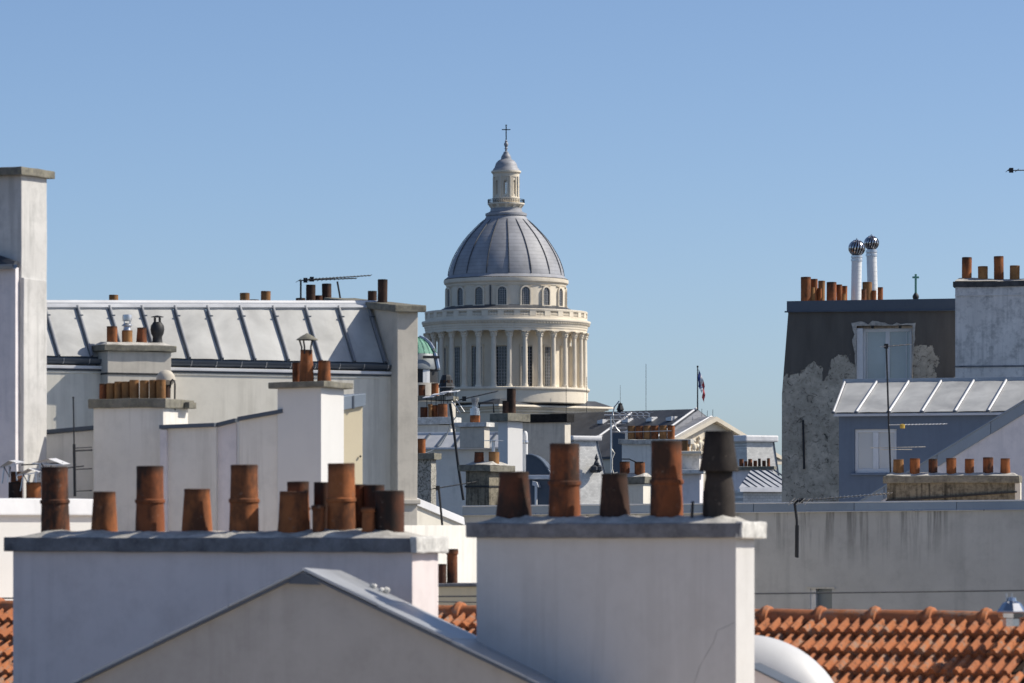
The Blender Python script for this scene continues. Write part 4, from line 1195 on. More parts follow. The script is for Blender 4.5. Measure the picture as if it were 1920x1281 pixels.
# cream wall piece with zinc coping behind it
frc = Fr(640, 50.6, 38)
rt = root('coped_wall', 'narrow yellow-cream wall with grey zinc coping right of the white chimney', 'wall', frc)
u0_, u1 = frc.u(600), frc.u(680)
MB().prism([(u0_, 0, 0), (u1, 0, 0), (u1, 0, frc.z(760, u1)), (u0_, 0, frc.z(775, u0_))], (0, .4, 0)).build('wall', 'yellow', rt, bev=.006)
MB().prism([(u0_, -.04, frc.z(777, u0_)), (u1 + .02, -.04, frc.z(761, u1)), (u1 + .02, -.04, frc.z(738, u1)), (u0_, -.04, frc.z(748, u0_))], (0, .5, 0)).build('coping', 'zinc_coping', rt, bev=.006)
us_ = frc.u(658)
MB().prism([(us_, -.05, frc.z(767, us_)), (us_ + .02, -.05, frc.z(766.8, us_)), (us_ + .02, -.05, frc.z(742, us_)), (us_, -.05, frc.z(742, us_))], (0, .02, 0)).build('coping_seam', 'zinc_dark', rt)
MB().lathe([(.01, -.012), (.014, 0), (.01, .012)], (frc.u(674), -.02, frc.z(856, frc.u(674))), 8).build('wall_hook', 'iron', rt)

# ------------------------------------------------------------------ sunlit white wall at the lower left, capped pots behind
frw = Fr(-60, 45.5, 44)
rt = root('low_wall', 'bright sunlit white wall with pale zinc coping at lower left edge', 'wall', frw)
u1 = frw.u(185)
MB().box(0, u1, 0, .35, 0, frw.z(962)).build('wall', 'white', rt, bev=.01)
MB().prism([(0, -.06, frw.z(966)), (0, -.06, frw.z(963)), (0, -.03, frw.z(935)), (0, .4, frw.z(933)), (0, .4, frw.z(966))], (u1 + .03, 0, 0)).build('coping', 'zinc_light', rt, bev=.005)
fD = chimney('chimney with two pots under folded zinc caps behind the sunlit white wall', 84, 47.8, -15, -30, .4, 948, 1010, (.05, 938, 948), 'greywhite', 'cap', [(28.5, 905, 26, .45, 'straight', 'terra_dark'), (63, 905, 28, .45, 'straight', 'terra'), (31, 885, 22, .9, 'straight', 'terra_red')], mortar=False)
fr, rt = fD[0], fD[1]
for (xa, ya, xb, yb, v) in ((-4, 878, 34, 868, .18), (60, 868, 118, 871, .18), (31, 891, 72, 885, .05)):
    a, b = fr.p(xa, ya, v), fr.p(xb, yb, v)
    mid = a.lerp(b, .5) + Vector((0, .02, .06))
    w = Vector((0, .26, .01))
    cp = MB().add([a, mid, b, b + w, mid + w, a + w], [(0, 1, 4, 5), (1, 2, 3, 4)])
    cp.prism([a - Vector((0, 0, .012)), b - Vector((0, 0, .012)), b, a], (0, .01, 0))
    o = cp.build('zinc_cap', 'zinc_light', rt)
    for f in (.2, .45, .75):
        t_ = a.lerp(b, f)
        MB().tube([t_ + w * .3, t_ + w * .3 + Vector((random.uniform(-.04, .04), 0, -.2))], .008, 5).build('cap_leg', 'galv', o)
    MB().tube([a.lerp(b, .3), a.lerp(b, .5) + Vector((.02, 0, -.14)), a.lerp(b, .62) + Vector((0, 0, -.02))], .007, 5).build('cap_wire', 'iron', o)
MB().tube([fr.p(40, 872, .3), fr.p(118, 868, .3)], .008, 5).build('tie_rod', 'iron', rt)

# ------------------------------------------------------------------ right: dark peeling building
frR = Fr(1478, 95, -10)
rt = root('dark_building', 'dark grey building with peeling render, zinc edge and bare window at right', 'building', frR)
uR = frR.u(1796)
zt = frR.z(585)
PEEL_Z = frR.z(690)
M['peel'] = peeling_mat()
# wall with a real opening for the window
wx0, wx1 = frR.u(1606), frR.u(1711); wz1 = frR.z(611, wx0); wz0 = frR.z(716, wx0)
uA = frR.u(1463); zA = frR.z(740)
m = MB()
def quadp(pts): m.prism([(u, 0, z) for u, z in pts], (0, .45, 0))
quadp([(uA, 0), (wx0, 0), (wx0, zt), (0, zt), (frR.u(1466), zA)])
quadp([(wx0, 0), (wx1, 0), (wx1, wz0), (wx0, wz0)])
quadp([(wx0, wz1), (wx1, wz1), (wx1, zt), (wx0, zt)])
quadp([(wx1, 0), (uR, 0), (uR, zt), (wx1, zt)])
m.build('wall', 'peel', rt)
MB().prism([(uA, .46, 0), (frR.u(1466), .46, zA), (0, .46, zt), (0, .46, 0)], (0, 6, 0)).build('side_wall', 'mottled', rt)
MB().box(0, uR, .46, 6.4, 0, wz0 - .3).build('core', 'mottled', rt)
MB().box(wx0 - .3, wx1 + .3, 1.2, 1.3, wz0 - .3, zt - .05).build('room_back', 'mottled', rt)
# zinc edge
MB().prism([(-.03, -.06, zt - .01), (uR, -.06, zt - .01), (uR, -.05, frR.z(563)), (-.03, -.05, frR.z(565))], (0, 6.2, 0)).build('zinc_edge', 'zinc_dark', rt)
MB().tube([(-.08, -.07, zt), (uR, -.07, zt)], .02, 6).build('drip_edge', 'gutter', rt)
# window set back in the reveal
win = MB()
q = frR.px()
zb0, zb1 = wz0, wz1 - .06
fw = .055
x0_, x1_ = frR.u(1619, .2), frR.u(1710, .2); xm = frR.u(1664.5, .2)
win.box(x0_, x0_ + fw, .18, .26, zb0, zb1).box(x1_ - fw, x1_, .18, .26, zb0, zb1).box(x0_ + fw, x1_ - fw, .18, .26, zb1 - .08, zb1).box(xm - .05, xm + .05, .175, .26, zb0, zb1 - .08)
wo = win.build('window', 'frame', rt, bev=.006)
MB().box(x0_ + fw, xm - .05, .22, .235, zb0, zb1 - .08).build('pane', 'pane', wo)
MB().box(xm + .05, x1_ - fw, .22, .235, zb0, zb1 - .08).build('pane', 'pane', wo)
MB().box(wx0 + .001, x0_, .02, .3, zb0, zb1).build('reveal_board', 'frame', wo, bev=.004)
MB().box(x0_ + fw + .02, x0_ + fw + .04, .20, .22, zb0, zb1 - .09).build('casement_edge', 'frame', wo)
MB().box(x1_ - fw - .09, x1_ - fw - .07, .20, .22, zb0, zb1 - .09).build('casement_edge', 'frame', wo)
for X in (1636, 1687): MB().box(-.03, .03, -.01, .1, -.06, .0).build('lintel_bracket', 'castiron', wo).location = (frR.u(X), .02, wz1 - .002)
# ragged plaster left round the opening
rnd = random.Random(11)
m = MB()
inn = [(wx0, wz0)] + [(wx0, wz0 + (wz1 - wz0) * k / 12) for k in range(1, 13)] + [(wx0 + (wx1 - wx0) * k / 14, wz1) for k in range(1, 15)] + [(wx1, wz1 - (wz1 - wz0) * k / 12) for k in range(1, 13)]
out = []
cx = (wx0 + wx1) / 2
for (x, z) in inn:
    side = z < wz1 - 1e-4
    if side:
        k = (z - wz0) / (wz1 - wz0)
        t_ = (.03 + .14 * max(0, k - .35)) * rnd.uniform(.5, 1.5)
        if k < .3: t_ = .01
        out.append((x - t_ if x < cx else x + t_ * .6, z))
    else:
        out.append((x, z + rnd.uniform(.02, .11)))
out[12] = (wx0 - .12, wz1 + .06); out[26] = (wx1 + .07, wz1 + .06)
n = len(inn)
vs = [(x, -.03, z) for x, z in inn] + [(x, -.035, z) for x, z in out] + [(x, .02, z) for x, z in inn] + [(x, .01, z) for x, z in out]
fs = []
for i in range(n - 1):
    fs += [(i, i + 1, n + i + 1, n + i), (n + i, n + i + 1, 3 * n + i + 1, 3 * n + i), (i, i + 1, 2 * n + i + 1, 2 * n + i)]
m.add(vs, fs)
m.build('plaster_surround', 'mortar', rt, rough=(.012, .06))
MB().tube([(frR.u(1506), -.04, frR.z(788)), (frR.u(1508), -.04, frR.z(880))], .025, 8).build('iron_rod', 'iron', rt)

# pots and steel vents on its roof
def roof_chimney(label, d, a, x0, x1, ycap, pots, depth=.9):
    fr = Fr(x0, d, a, Yb=ycap + 50)
    r_ = root('chimney', label, 'chimney', fr)
    u1 = fr.u(x1); zt = fr.z(ycap)
    MB().box(0, u1, 0, depth, 0, zt - .08).build('stack', 'mottled', r_)
    MB().box(-.06, u1 + .06, -.06, depth + .06, zt - .08, zt).build('cap_slab', 'mortar', r_, bev=.012, rough=(.008, .2))
    for X, yt, W, v, mat in pots: pot(fr, r_, X, yt, W, v, zt - .01, 'straight', mat)
    return fr, r_
roof_chimney('rooftop chimney with stepped group of orange pots at the left corner of the dark building', 97, -10, 1492, 1545, 565,
  [(1511, 520, 19, .2, 'terra'), (1526.5, 523.5, 14, .5, 'terra'), (1540, 527, 13, .8, 'terra_tan'), (1523.5, 539, 9, .25, 'terra_tan'), (1537, 540.5, 8, .5, 'terra')])
roof_chimney('rooftop chimney with three orange pots just left of the steel vents', 97, -10, 1548, 1590, 566,
  [(1559, 529.5, 18.5, .2, 'terra_red'), (1574, 534, 11, .5, 'terra'), (1583.5, 536.5, 10, .8, 'terra'), (1582, 551, 7, .4, 'terra_tan')])
roof_chimney('rooftop chimney with orange pots around the base of the steel vents', 98.6, -10, 1614, 1660, 566,
  [(1619.5, 542.5, 10, .1, 'terra'), (1626, 529.5, 18, .4, 'terra_tan'), (1638.5, 545, 9, .4, 'terra'), (1650.5, 539, 10, .7, 'terra')])
def turbine(label, Xb, Xt, d, yb, ypipe, yc, r):
    fr = Fr(Xb, d, 0, Yb=yb)
    r_ = root('turbine_vent', label, 'roof vent', fr, 'turbine vents on the dark building')
    q = fr.px(); dx = (Xt - Xb) * q
    a, b = Vector((0, 0, 0)), Vector((dx, 0, fr.z(ypipe)))
    W = 9.6 * q
    MB().tube([a, b], W, 20).build('pipe', 'white_paint', r_, smooth=60)
    m = MB()
    for k in range(12):
        p = a.lerp(b, (k + .5) / 12)
        m.tube([p, p + Vector((0, 0, .012))], W * 1.03, 20)
    m.build('pipe_ribs', 'white_paint', r_, smooth=60, kind='stuff')
    for f in (.93, 1.0):
        p = a.lerp(b, f); MB().tube([p - Vector((0, 0, .02)), p + Vector((0, 0, .03))], W * 1.14, 20).build('pipe_collar', 'galv', r_, smooth=60)
    zc = fr.z(yc); rr = r * q
    MB().lathe([(rr * .8 * math.cos(t), rr * .8 * math.sin(t)) for t in [R(-80 + 16 * i) for i in range(11)]], (dx, 0, zc), 20).build('turbine_core', 'deck', r_, smooth=True)
    tur = MB(); n = 9
    vs = []
    for i in range(n):
        t = R(-66 + 132 * i / (n - 1))
        for o, k_ in ((0, 1.0), (.17, .98), (.24, .84)):
            an = o + .25 * math.sin(t)
            vs.append((rr * k_ * math.cos(t) * math.sin(an), -rr * k_ * math.cos(t) * math.cos(an), rr * .95 * math.sin(t)))
    tur.add(vs, [(i * 3 + k, i * 3 + k + 1, (i + 1) * 3 + k + 1, (i + 1) * 3 + k) for i in range(n - 1) for k in range(2)])
    bl = tur.build('turbine_blade', 'chrome', r_, smooth=True)
    bl.location = (dx, 0, zc)
    for k in range(1, 18): share(bl, r_, (dx, 0, zc), R(20 * k))
    MB().lathe([(rr * .42, rr * .86), (rr * .4, rr * .93), (rr * .1, rr * 1.0), (rr * .1, rr * 1.15), (.001, rr * 1.18)], (dx, 0, zc), 20).build('turbine_crown', 'chrome', r_, smooth=40)
    MB().lathe([(rr * .62, -rr * .95), (rr * .62, -rr * .84), (rr * .3, -rr * .84)], (dx, 0, zc), 20).build('turbine_base', 'galv', r_, smooth=40)
turbine('shorter white flue with shiny spinning turbine head on the dark building', 1605, 1606.5, 98, 570, 482, 465.5, 16.2)
turbine('taller white flue with shiny turbine head, right one of the pair', 1637, 1634, 100, 572, 472, 456, 14.4)
# cross finial
fr = Fr(1717, 99, 0, Yb=566)
rt = root('cross_finial', 'green weathered cross on a ball above the dark building roofline', 'cross', fr)
q = fr.px(); z = fr.z
MB().lathe([(.05, 0), (4 * q, z(564)), (6 * q, z(558)), (6 * q, z(555)), (3.5 * q, z(551)), (2 * q, z(549)), (2.6 * q, z(548)), (.01, z(547))], seg=14).build('ball', 'castiron', rt, smooth=40)
MB().box(-1.9 * q, 1.9 * q, -.03, .03, z(550), z(514)).box(-6.2 * q, -2 * q, -.029, .029, z(522), z(518.4)).box(2 * q, 6.2 * q, -.029, .029, z(522), z(518.4)).build('cross', 'copper', rt, bev=.008)

# grey mottled chimney block at the right edge
f3 = chimney('broad mottled grey chimney block with four spaced pots at the right edge', 1791, 91.5, -12, 1985, 1.2, 538, 800, (.05, 528, 538), 'mottled', 'cap_dark',
  [(1812.5, 483, 18.5, .3, 'straight', 'terra'), (1843, 500, 18.5, .3, 'straight', 'terra_tan'), (1873, 481, 18.5, .3, 'straight', 'terra'), (1902.5, 498.5, 18.5, .3, 'straight', 'terra_tan'), (1936, 484, 18, .3, 'straight', 'terra')])
fr, rt, dep, zc1, u0, u1 = f3
MB().box(u0 - .004, u1 + .02, -.02, dep, fr.z(555), fr.z(553.5)).build('string_course', 'mottled', rt)
MB().box(u0 - .004, u1 + .02, -.022, dep, fr.z(689), fr.z(686)).build('string_course', 'cap_slate', rt)
MB().box(u0 + .1, u1 + .3, .3, 3.5, -9, fr.z(720)).build('lower_stack', 'mottled', rt)

# ------------------------------------------------------------------ blue dormer with zinc roof
frD = Fr(1573, 86, -20)
rt = root('dormer', 'blue-grey dormer with pale battened zinc roof and white window', 'dormer', frD)
uD = frD.u(1940)
z0 = frD.z(777)
wx0, wx1 = frD.u(1602), frD.u(1681); wz1, wz0 = frD.z(805, wx0), frD.z(887, wx0)
m = MB()
def qd(pts): m.prism([(u, 0, z) for u, z in pts], (0, .25, 0))
qd([(0, 0), (wx0, 0), (wx0, z0), (0, z0)]); qd([(wx0, 0), (wx1, 0), (wx1, wz0), (wx0, wz0)]); qd([(wx0, wz1), (wx1, wz1), (wx1, z0), (wx0, z0)]); qd([(wx1, 0), (uD, 0), (uD, z0), (wx1, z0)])
m.build('wall', 'bluewall', rt)
MB().box(0, uD, .26, 3.0, 0, wz0 - .2).build('core', 'bluewall', rt)
MB().box(0, .2, .26, 3.0, wz0 - .2, z0).build('side_wall', 'bluewall', rt)
MB().box(wx0 - .2, wx1 + .2, .8, .9, wz0 - .2, z0).build('room_back', 'frame', rt)
w_ = MB()
fw = .06
xm = frD.u(1643, .1)
w_.box(wx0, wx0 + fw, .06, .16, wz0, wz1).box(wx1 - fw, wx1, .06, .16, wz0, wz1).box(wx0 + fw, wx1 - fw, .06, .16, wz1 - .07, wz1).box(wx0 + fw, wx1 - fw, .06, .16, wz0, wz0 + .09).box(xm - .06, xm + .06, .05, .16, wz0 + .09, wz1 - .07)
wo = w_.build('window', 'frame', rt, bev=.006)
MB().box(wx0 + fw, xm - .06, .10, .115, wz0 + .09, wz1 - .07).build('pane', 'pane_white', wo)
MB().box(xm + .06, wx1 - fw, .10, .115, wz0 + .09, wz1 - .07).build('pane', 'pane_white', wo)
MB().box(wx0 - .06, wx1 + .06, -.08, .05, wz0 - .05, wz0 - .005).build('sill', 'bluewall', wo, bev=.01)
# roof
ve = -.18
zev = frD.z(774, 0, ve)
uTL = None
pitch_run = 1.55
zri = frD.z(716, 0, pitch_run)
uel, uer = frD.u(1563, ve), uD
utl = frD.u(1585, pitch_run)
bedD = MB().prism([(uel, ve, zev - .03), (uer, ve, zev - .03), (uer, pitch_run, zri - .03), (utl, pitch_run, zri - .03)], (0, 0, -.05)).build('roof', 'zinc', rt)
xs = [1585, 1645, 1705, 1766, 1827, 1888, 1950]
ut = [frD.u(x, pitch_run) for x in xs]
sl = Vector((0, pitch_run - ve, zri - zev)); nrm = Vector((0, -(zri - zev), pitch_run - ve)).normalized()
for i, u in enumerate(ut):
    u2 = ut[i + 1] if i + 1 < len(ut) else uD
    if u2 > u + .1:
        vs = []
        for j in range(5):
            for k in range(4):
                ul_ = u + .03 + ((uel - u) * (1 - j / 4) if i == 0 else 0)
                p = Vector((ul_ + (u2 - .03 - ul_) * k / 3, ve, zev)) + sl * j / 4
                vs.append(p + nrm * (.006 * math.sin(math.pi * k / 3) + random.uniform(-.004, .004)))
        MB().add(vs, [(j * 4 + k, j * 4 + k + 1, (j + 1) * 4 + k + 1, (j + 1) * 4 + k) for j in range(4) for k in range(3)]).build('zinc_sheet', 'zinc_sheet', bedD, smooth=True)
    w = .022
    b0 = Vector((uel if i == 0 else u, ve - .02, zev - .01))
    MB().prism([b0 + Vector((-w, 0, 0)), b0 + Vector((w, 0, 0)), b0 + Vector((w * .6, 0, 0)) + nrm * .045, b0 + Vector((-w * .6, 0, 0)) + nrm * .045], sl * .985 + Vector((u - b0.x, 0, 0))).build('roof_roll', 'zinc_light', bedD, bev=.008)
    MB().lathe([(.001, -.015), (.035, -.01), (.04, .03), (.001, .045)], b0 + Vector((0, -.005, 0)), 10).build('roll_end', 'zinc_dark', bedD)
MB().box(utl - .05, uer, pitch_run - .03, pitch_run + .3, zri - .03, zri + .06).build('ridge_flashing', 'zinc_coping', rt, bev=.01)
MB().box(utl - .03, uer, pitch_run - .035, pitch_run - .03, zri - .09, zri - .03).build('ridge_apron', 'zinc_dark', rt)

# gable parapet of the next house, running up to the right
frG = Fr(1575, 82.5, -20)
rt = root('gable_wall', 'lavender rendered gable wall with wide sloping blue zinc coping at right', 'wall', frG)
uG0, uG1 = frG.u(1560), frG.u(1960)
zg0, zg1 = frG.z(972, uG0), frG.z(728, uG1)
MB().prism([(uG0, 0, 0), (uG1, 0, 0), (uG1, 0, zg1), (uG0, 0, zg0)], (0, .35, 0)).build('wall', 'lavender', rt)
h = 24 * frG.px()
for k in range(4):
    a_, b_ = k / 4, (k + 1) / 4
    P0 = Vector((uG0 + (uG1 - uG0) * a_ + .004, -.05, zg0 + (zg1 - zg0) * a_)); P1 = Vector((uG0 + (uG1 - uG0) * b_ - .004, -.05, zg0 + (zg1 - zg0) * b_))
    MB().prism([P0 - Vector((0, 0, h)), P1 - Vector((0, 0, h)), P1, P0], (0, .45, 0)).build('coping_sheet', 'zinc_coping', rt, bev=.008)
P0 = Vector((uG0, -.06, zg0)); P1 = Vector((uG1, -.06, zg1))
MB().tube([P0, P1], .02, 6).build('coping_bead', 'zinc_coping', rt)

# mossy long chimney with seven pots
f5 = chimney('long mossy stone chimney with seven evenly spaced pots at right', 1905, 78, -12, 1663, ('x', 1906.5) if 0 else .5, 905, 962, (.07, 892, 906), 'mossy', 'cap',
  [(1684.5, 862, 20, .4, 'plain', 'terra_tan', 'tan chimney pot'), (1715, 860, 19, .4, 'straight', 'terra'), (1749.5, 861, 17, .4, 'straight', 'terra_red'), (1784, 859.5, 19, .4, 'straight', 'terra'), (1817.5, 861, 17.5, .4, 'straight', 'terra'), (1852.5, 858, 19.5, .4, 'straight', 'terra_red'), (1885, 860, 18, .4, 'plain', 'terra')], capbev=.02)
fr, rt, dep, zc1, u0, u1 = f5
MB().prism([(u0 - .02, -.05, fr.z(942, u0)), (u1 + .02, -.05, fr.z(924)), (u1 + .02, -.05, fr.z(921)), (u0 - .02, -.05, fr.z(937, u0))], (0, .1, 0)).build('sloping_flashing', 'castiron', rt)
MB().box(u1 - .02, u1 + .09, -.04, .2, fr.z(945), fr.z(905)).build('sunlit_side_strip', 'cream', rt, bev=.02)  # sunlit right face of the stack, put in as a cream strip

# long streaked wall across the middle ground
frW2 = Fr(868, 73.5, -20)
uW = frW2.u(1990)
zl, zr = frW2.z(966), frW2.z(955, uW)
M['streakwall'] = streak_wall_mat(zr)
rt = root('long_wall', 'long grey rain-streaked wall with blue zinc coping behind the tiled roof', 'wall', frW2)
bx0, bx1 = frW2.u(1519), frW2.u(1560)
bz1 = frW2.z(1104, bx0); bz0 = frW2.z(1160, bx0)
def zat(u): return zl + (zr - zl) * u / uW
m = MB()
def qw(u0, u1, za=None, zb=None, zta=None):
    m.prism([(u0, 0, za or 0), (u1, 0, za or 0), (u1, 0, zb if zb else zat(u1)), (u0, 0, zb if zb else zat(u0))], (0, .4, 0))
qw(0, bx0); qw(bx1, uW); qw(bx0, bx1, bz1); qw(bx0, bx1, None, bz0)
m.build('wall', 'streakwall', rt)
wn_ = MB().box(bx0, bx1, .14, .18, bz0, bz1).build('window', 'grey_shell', rt)
MB().box(bx0, bx0 + .1, .02, .139, bz0, bz1).build('reveal', 'mottled', wn_)
MB().box(bx0 - .05, bx1 + .05, -.02, .1, bz1, bz1 + .035).build('lintel', 'beige', wn_)
hc = 17 * frW2.px(uW / 2)
npc = 6
for k in range(npc):
    a_, b_ = uW * k / npc + .004, uW * (k + 1) / npc - .004
    MB().prism([(a_, -.05, zat(a_) - .01), (b_, -.05, zat(b_) - .01), (b_, -.035, zat(b_) + hc), (a_, -.035, zat(a_) + hc)], (0, .5, 0)).build('coping_sheet', 'zinc_coping', rt, bev=.006)
MB().tube([(0, -.05, zl), (uW, -.05, zr)], .012, 6).build('drip_edge', 'galv', rt)
MB().tube([(0, -.035, zl + hc), (uW, -.035, zr + hc)], .014, 6).build('coping_bead', 'zinc_light', rt)
# mass behind it, topped by an unseen terrace added for warm bounce
MB().box(.3, uW, .42, 8.0, 0, min(zl, zr) - .3).build('core', 'mottled', rt)
MB().box(.3, uW, .42, 8.0, min(zl, zr) - .299, min(zl, zr) - .25).build('terrace_roof', 'bounce_gravel', rt)

# cream sunlit return at its left end
frC = Fr(778, 70.5, 50)
rt = root('coped_wall', 'sunlit cream wall with steep pale zinc coping beside the party wall', 'wall', frC)
uC = frC.u(868)
za, zb_ = frC.z(946), frC.z(984, uC)
MB().prism([(0, 0, 0), (uC, 0, 0), (uC, 0, zb_), (0, 0, za)], (0, .4, 0)).build('wall', 'cream', rt)
hh = 14 * frC.px()
MB().prism([(-.02, -.05, za - .01), (uC, -.05, zb_ - .01), (uC, -.03, zb_ + hh), (-.02, -.03, za + hh)], (0, .5, 0)).build('coping', 'zinc_light', rt, bev=.008)

# antennas on the right
fr, rt = yagi('tall black antenna mast in front of the blue dormer', [(1670, 892), (1666, 780), (1662, 652)], [(1655, 650), (1709, 644)], 79.5, (.05, .5), (6, 6), 5, elmat='alu')
a, b = fr.p(1667, 797, -.05), fr.p(1776, 795, .3)
MB().tube([a, b], .007, 6).build('upper_boom', 'alu', rt)
m = MB()
for k in range(12):
    p = a.lerp(b, .28 + .06 * k); m.tube([p - Vector((.02, .09, .01)), p + Vector((.02, .09, .01))], .009, 4)
m.build('antenna_elements', 'alu', rt, kind='stuff')
MB().lathe([(.02, -.05), (.05, -.045), (.05, .03), (.02, .04)], fr.p(1692, 799, -.02), 10).build('yellow_box', 'yellow_plastic', rt)
a, b = fr.p(1633, 840, -.06), fr.p(1735, 838, .3)
MB().tube([a, b], .008, 6).build('lower_boom', 'cowl', rt)
MB().tube([fr.p(1652, 843, -.03), fr.p(1710, 843, .1)], .009, 6).build('lower_rod', 'cowl', rt)
fr, rt = yagi('black antenna fixed to the long wall with zigzag boom pointing right', [(1495, 1046), (1494, 975), (1490, 945), (1497, 938)], [(1478, 941), (1682, 924)], 70.4, (.4, 1.2), (9, 4), 26, rm=.02, elmat='alu')
m = MB()
for k in range(7): m.tube([fr.p(1478 + k * 5, 948 - (k % 3) * 3, -.1), fr.p(1490 + k * 5, 934 + (k % 2) * 5, .1)], .006, 4)
m.build('reflector_rods', 'iron', rt, kind='stuff')
MB().tube([fr.p(1494.5, 985, .0), fr.p(1494, 1045, .02)], .035, 8).build('mast_sleeve', 'iron', rt, smooth=60)
fr, rt = yagi('small antenna end poking in at the upper right edge', [(1938, 560), (1938, 330), (1938, 318)], [(1889, 320), (1945, 317)], 88, (.6, .3), (5, 5), 4)
yagi('thin black antenna pole in front of the cream sunlit wall', [(831, 1006), (827, 960), (822.5, 914)], [(811, 917), (892, 903)], 69, (.25, .5), (5, 3), 9, rm=.017)

# ------------------------------------------------------------------ foreground: tiled roof
AT = -28.0
frK = Fr(1420, 37.6, AT)
rt = root('tiled_building', 'building with weathered orange clay tiled roof and round ridge tiles', 'building', frK)
pt = R(30)
zrK = frK.z(1158)
ua, ub = frK.u(-45), frK.u(1965)
ex = .335; tw = .232; nrow = 5
sl_len = ex * nrow + .08
cp, sp = math.cos(pt), math.sin(pt)
MB().box(ua, ub, -sl_len * cp + .1, 1.6, 0, zrK - sl_len * sp - .12).build('wall', 'beige', rt)
deck = MB().prism([(ua, 0, zrK - .05), (ua, -sl_len * cp, zrK - sl_len * sp - .05), (ua, -sl_len * cp, zrK - sl_len * sp - .12), (ua, 0, zrK - .13), (ua, 1.7, zrK - 1.0), (ua, 1.7, zrK - .93)], (ub - ua, 0, 0)).build('roof', 'deck', rt)
def tile_mat():
    t = NT('clay_roof_tile')
    c = (.50, .18, .07)
    n1 = t.noise(7, 6, .65)
    col = t.ramp(n1, [(.25, sc3(c, .7)), (.55, c), (.8, sc3(c, 1.25))])
    col = t.mix(t.math('MULTIPLY', t.oi.outputs['Random'], .55), col, (.31, .115, .06))
    n2 = t.noise(9, 8, .75)
    thr = t.math('SUBTRACT', n2, t.math('MULTIPLY', t.math('SUBTRACT', t.oi.outputs['Random'], .5), .12))
    col = t.mix(t.fac(thr, .53, .63, 0, .75), col, (.30, .24, .19))
    n3 = t.noise(16, 6, .7)
    col = t.mix(t.fac(n3, .54, .66, 0, .65), col, (.06, .04, .03))
    t.bump(t.noise(60, 5, .6), .35, .004)
    return t.done(col, .85, 0, .25)
M['tile'] = tile_mat()
# interlocking tile: two rolls and pans
prof = [(0, .0), (.035, .0), (.045, .032), (.065, .046), (.088, .034), (.098, .002), (.145, .002), (.155, .034), (.178, .047), (.2, .034), (.21, .004), (tw - .004, .004)]
Lt = ex + .06; th = .07
n = len(prof); vs = []
for (x, z) in prof: vs.append((x, 0, z + .06))
for (x, z) in prof: vs.append((x, Lt, z * .9))
for (x, z) in prof: vs.append((x, .003, z + .06 - th))
m = MB().add(vs, [(i, i + 1, n + i + 1, n + i) for i in range(n - 1)] + [(2 * n + i, 2 * n + i + 1, i + 1, i) for i in range(n - 1)])
t0 = m.build('tile', 'tile', deck, smooth=25)
rnd = random.Random(5)
first = True
for r_ in range(nrow):
    s_ = ex * (r_ + 1)
    off = (r_ % 2) * tw * .5
    u = ua + off
    while u < ub - tw * .5:
        o = t0 if first else share(t0, deck)
        first = False
        o.location = (u + rnd.uniform(-.004, .004), -s_ * cp, zrK - s_ * sp + .0 + rnd.uniform(-.003, .004))
        o.rotation_euler = (pt + R(rnd.uniform(-1.2, 1.2)), R(rnd.uniform(-1.0, 1.0)), R(rnd.uniform(-1.4, 1.4)))
        u += tw
# ridge tiles with collars
rr = .105; Lr = .56
vs, fs = [], []
stn = [(0, rr), (.05, rr), (.055, rr * 1.02), (Lr - .09, rr * .97), (Lr - .085, rr * 1.22), (Lr - .05, rr * 1.34), (Lr - .015, rr * 1.22), (Lr - .01, rr * 1.12), (Lr - .008, rr * .98), (Lr, rr * .98)]
sg = 12
for x, r_ in stn:
    for k in range(sg + 1):
        t = R(-15 + 210 * k / sg); vs.append((x, -r_ * math.cos(t), r_ * math.sin(t) - .02))
m = MB().add(vs, [(i * (sg + 1) + k, i * (sg + 1) + k + 1, (i + 1) * (sg + 1) + k + 1, (i + 1) * (sg + 1) + k) for i in range(len(stn) - 1) for k in range(sg)])
rd = m.build('ridge_tile', 'tile', deck, smooth=35)
u = frK.u(1442) - (Lr - .03)
k0 = int((u - ua) / (Lr - .012))
first = True
for k in range(-k0 - 1, 6):
    o = rd if first else share(rd, deck); first = False
    o.location = (u + k * (Lr - .012), 0, zrK + .0)
    o.rotation_euler = (R(rnd.uniform(-1, 1)), R(rnd.uniform(-.4, .4)), 0)
# galvanised cowl at the ridge
fr = Fr(1897, 35.9, 0, Yb=1172)
r2 = root('roof_cowl', 'faceted galvanised metal cowl on the tiled ridge at right edge', 'roof vent', fr)
q = fr.px(); z = fr.z
MB().lathe([(17 * q, z(1174)), (17 * q, z(1160)), (25 * q, z(1158)), (27 * q, z(1146)), (17 * q, z(1131)), (9 * q, z(1127)), (8 * q, z(1121)), (.01, z(1120))], seg=8).build('hood', 'chrome', r2)
MB().lathe([(26 * q, z(1150)), (29 * q, z(1147)), (26 * q, z(1145))], seg=8).build('rim', 'galv', r2)
for dx in (-10, 0): MB().tube([(dx * q, 0, z(1128)), (dx * q, 0, z(1113))], .008, 6).build('stud', 'galv', r2)

# thin cables
def cable(label, pts, d, r=.008, sag=.0, mat='cable'):
    fr = Fr(pts[0][0], d, 0, Yb=pts[0][1])
    a, b = fr.p(*pts[0]), fr.p(*pts[1])
    P = [a.lerp(b, k / 16) - Vector((0, 0, sag * 4 * (k / 16) * (1 - k / 16))) for k in range(17)]
    o = MB().tube(P, r, 6).build('overhead_cable', mat, smooth=60)
    o.location = (fr.x0, fr.y0, fr.zb)
    o['label'] = label; o['category'] = 'cable'; o['group'] = 'cables over the tiled roof'
cable('long grey cable stretched level in front of the rain-streaked wall', [(-60, 1122), (2000, 1106)], 43.5, .0095, .02)
cable('shorter lower cable crossing the cream chimney between the front stacks', [(640, 1124), (1100, 1131)], 45.2, .009, .01)

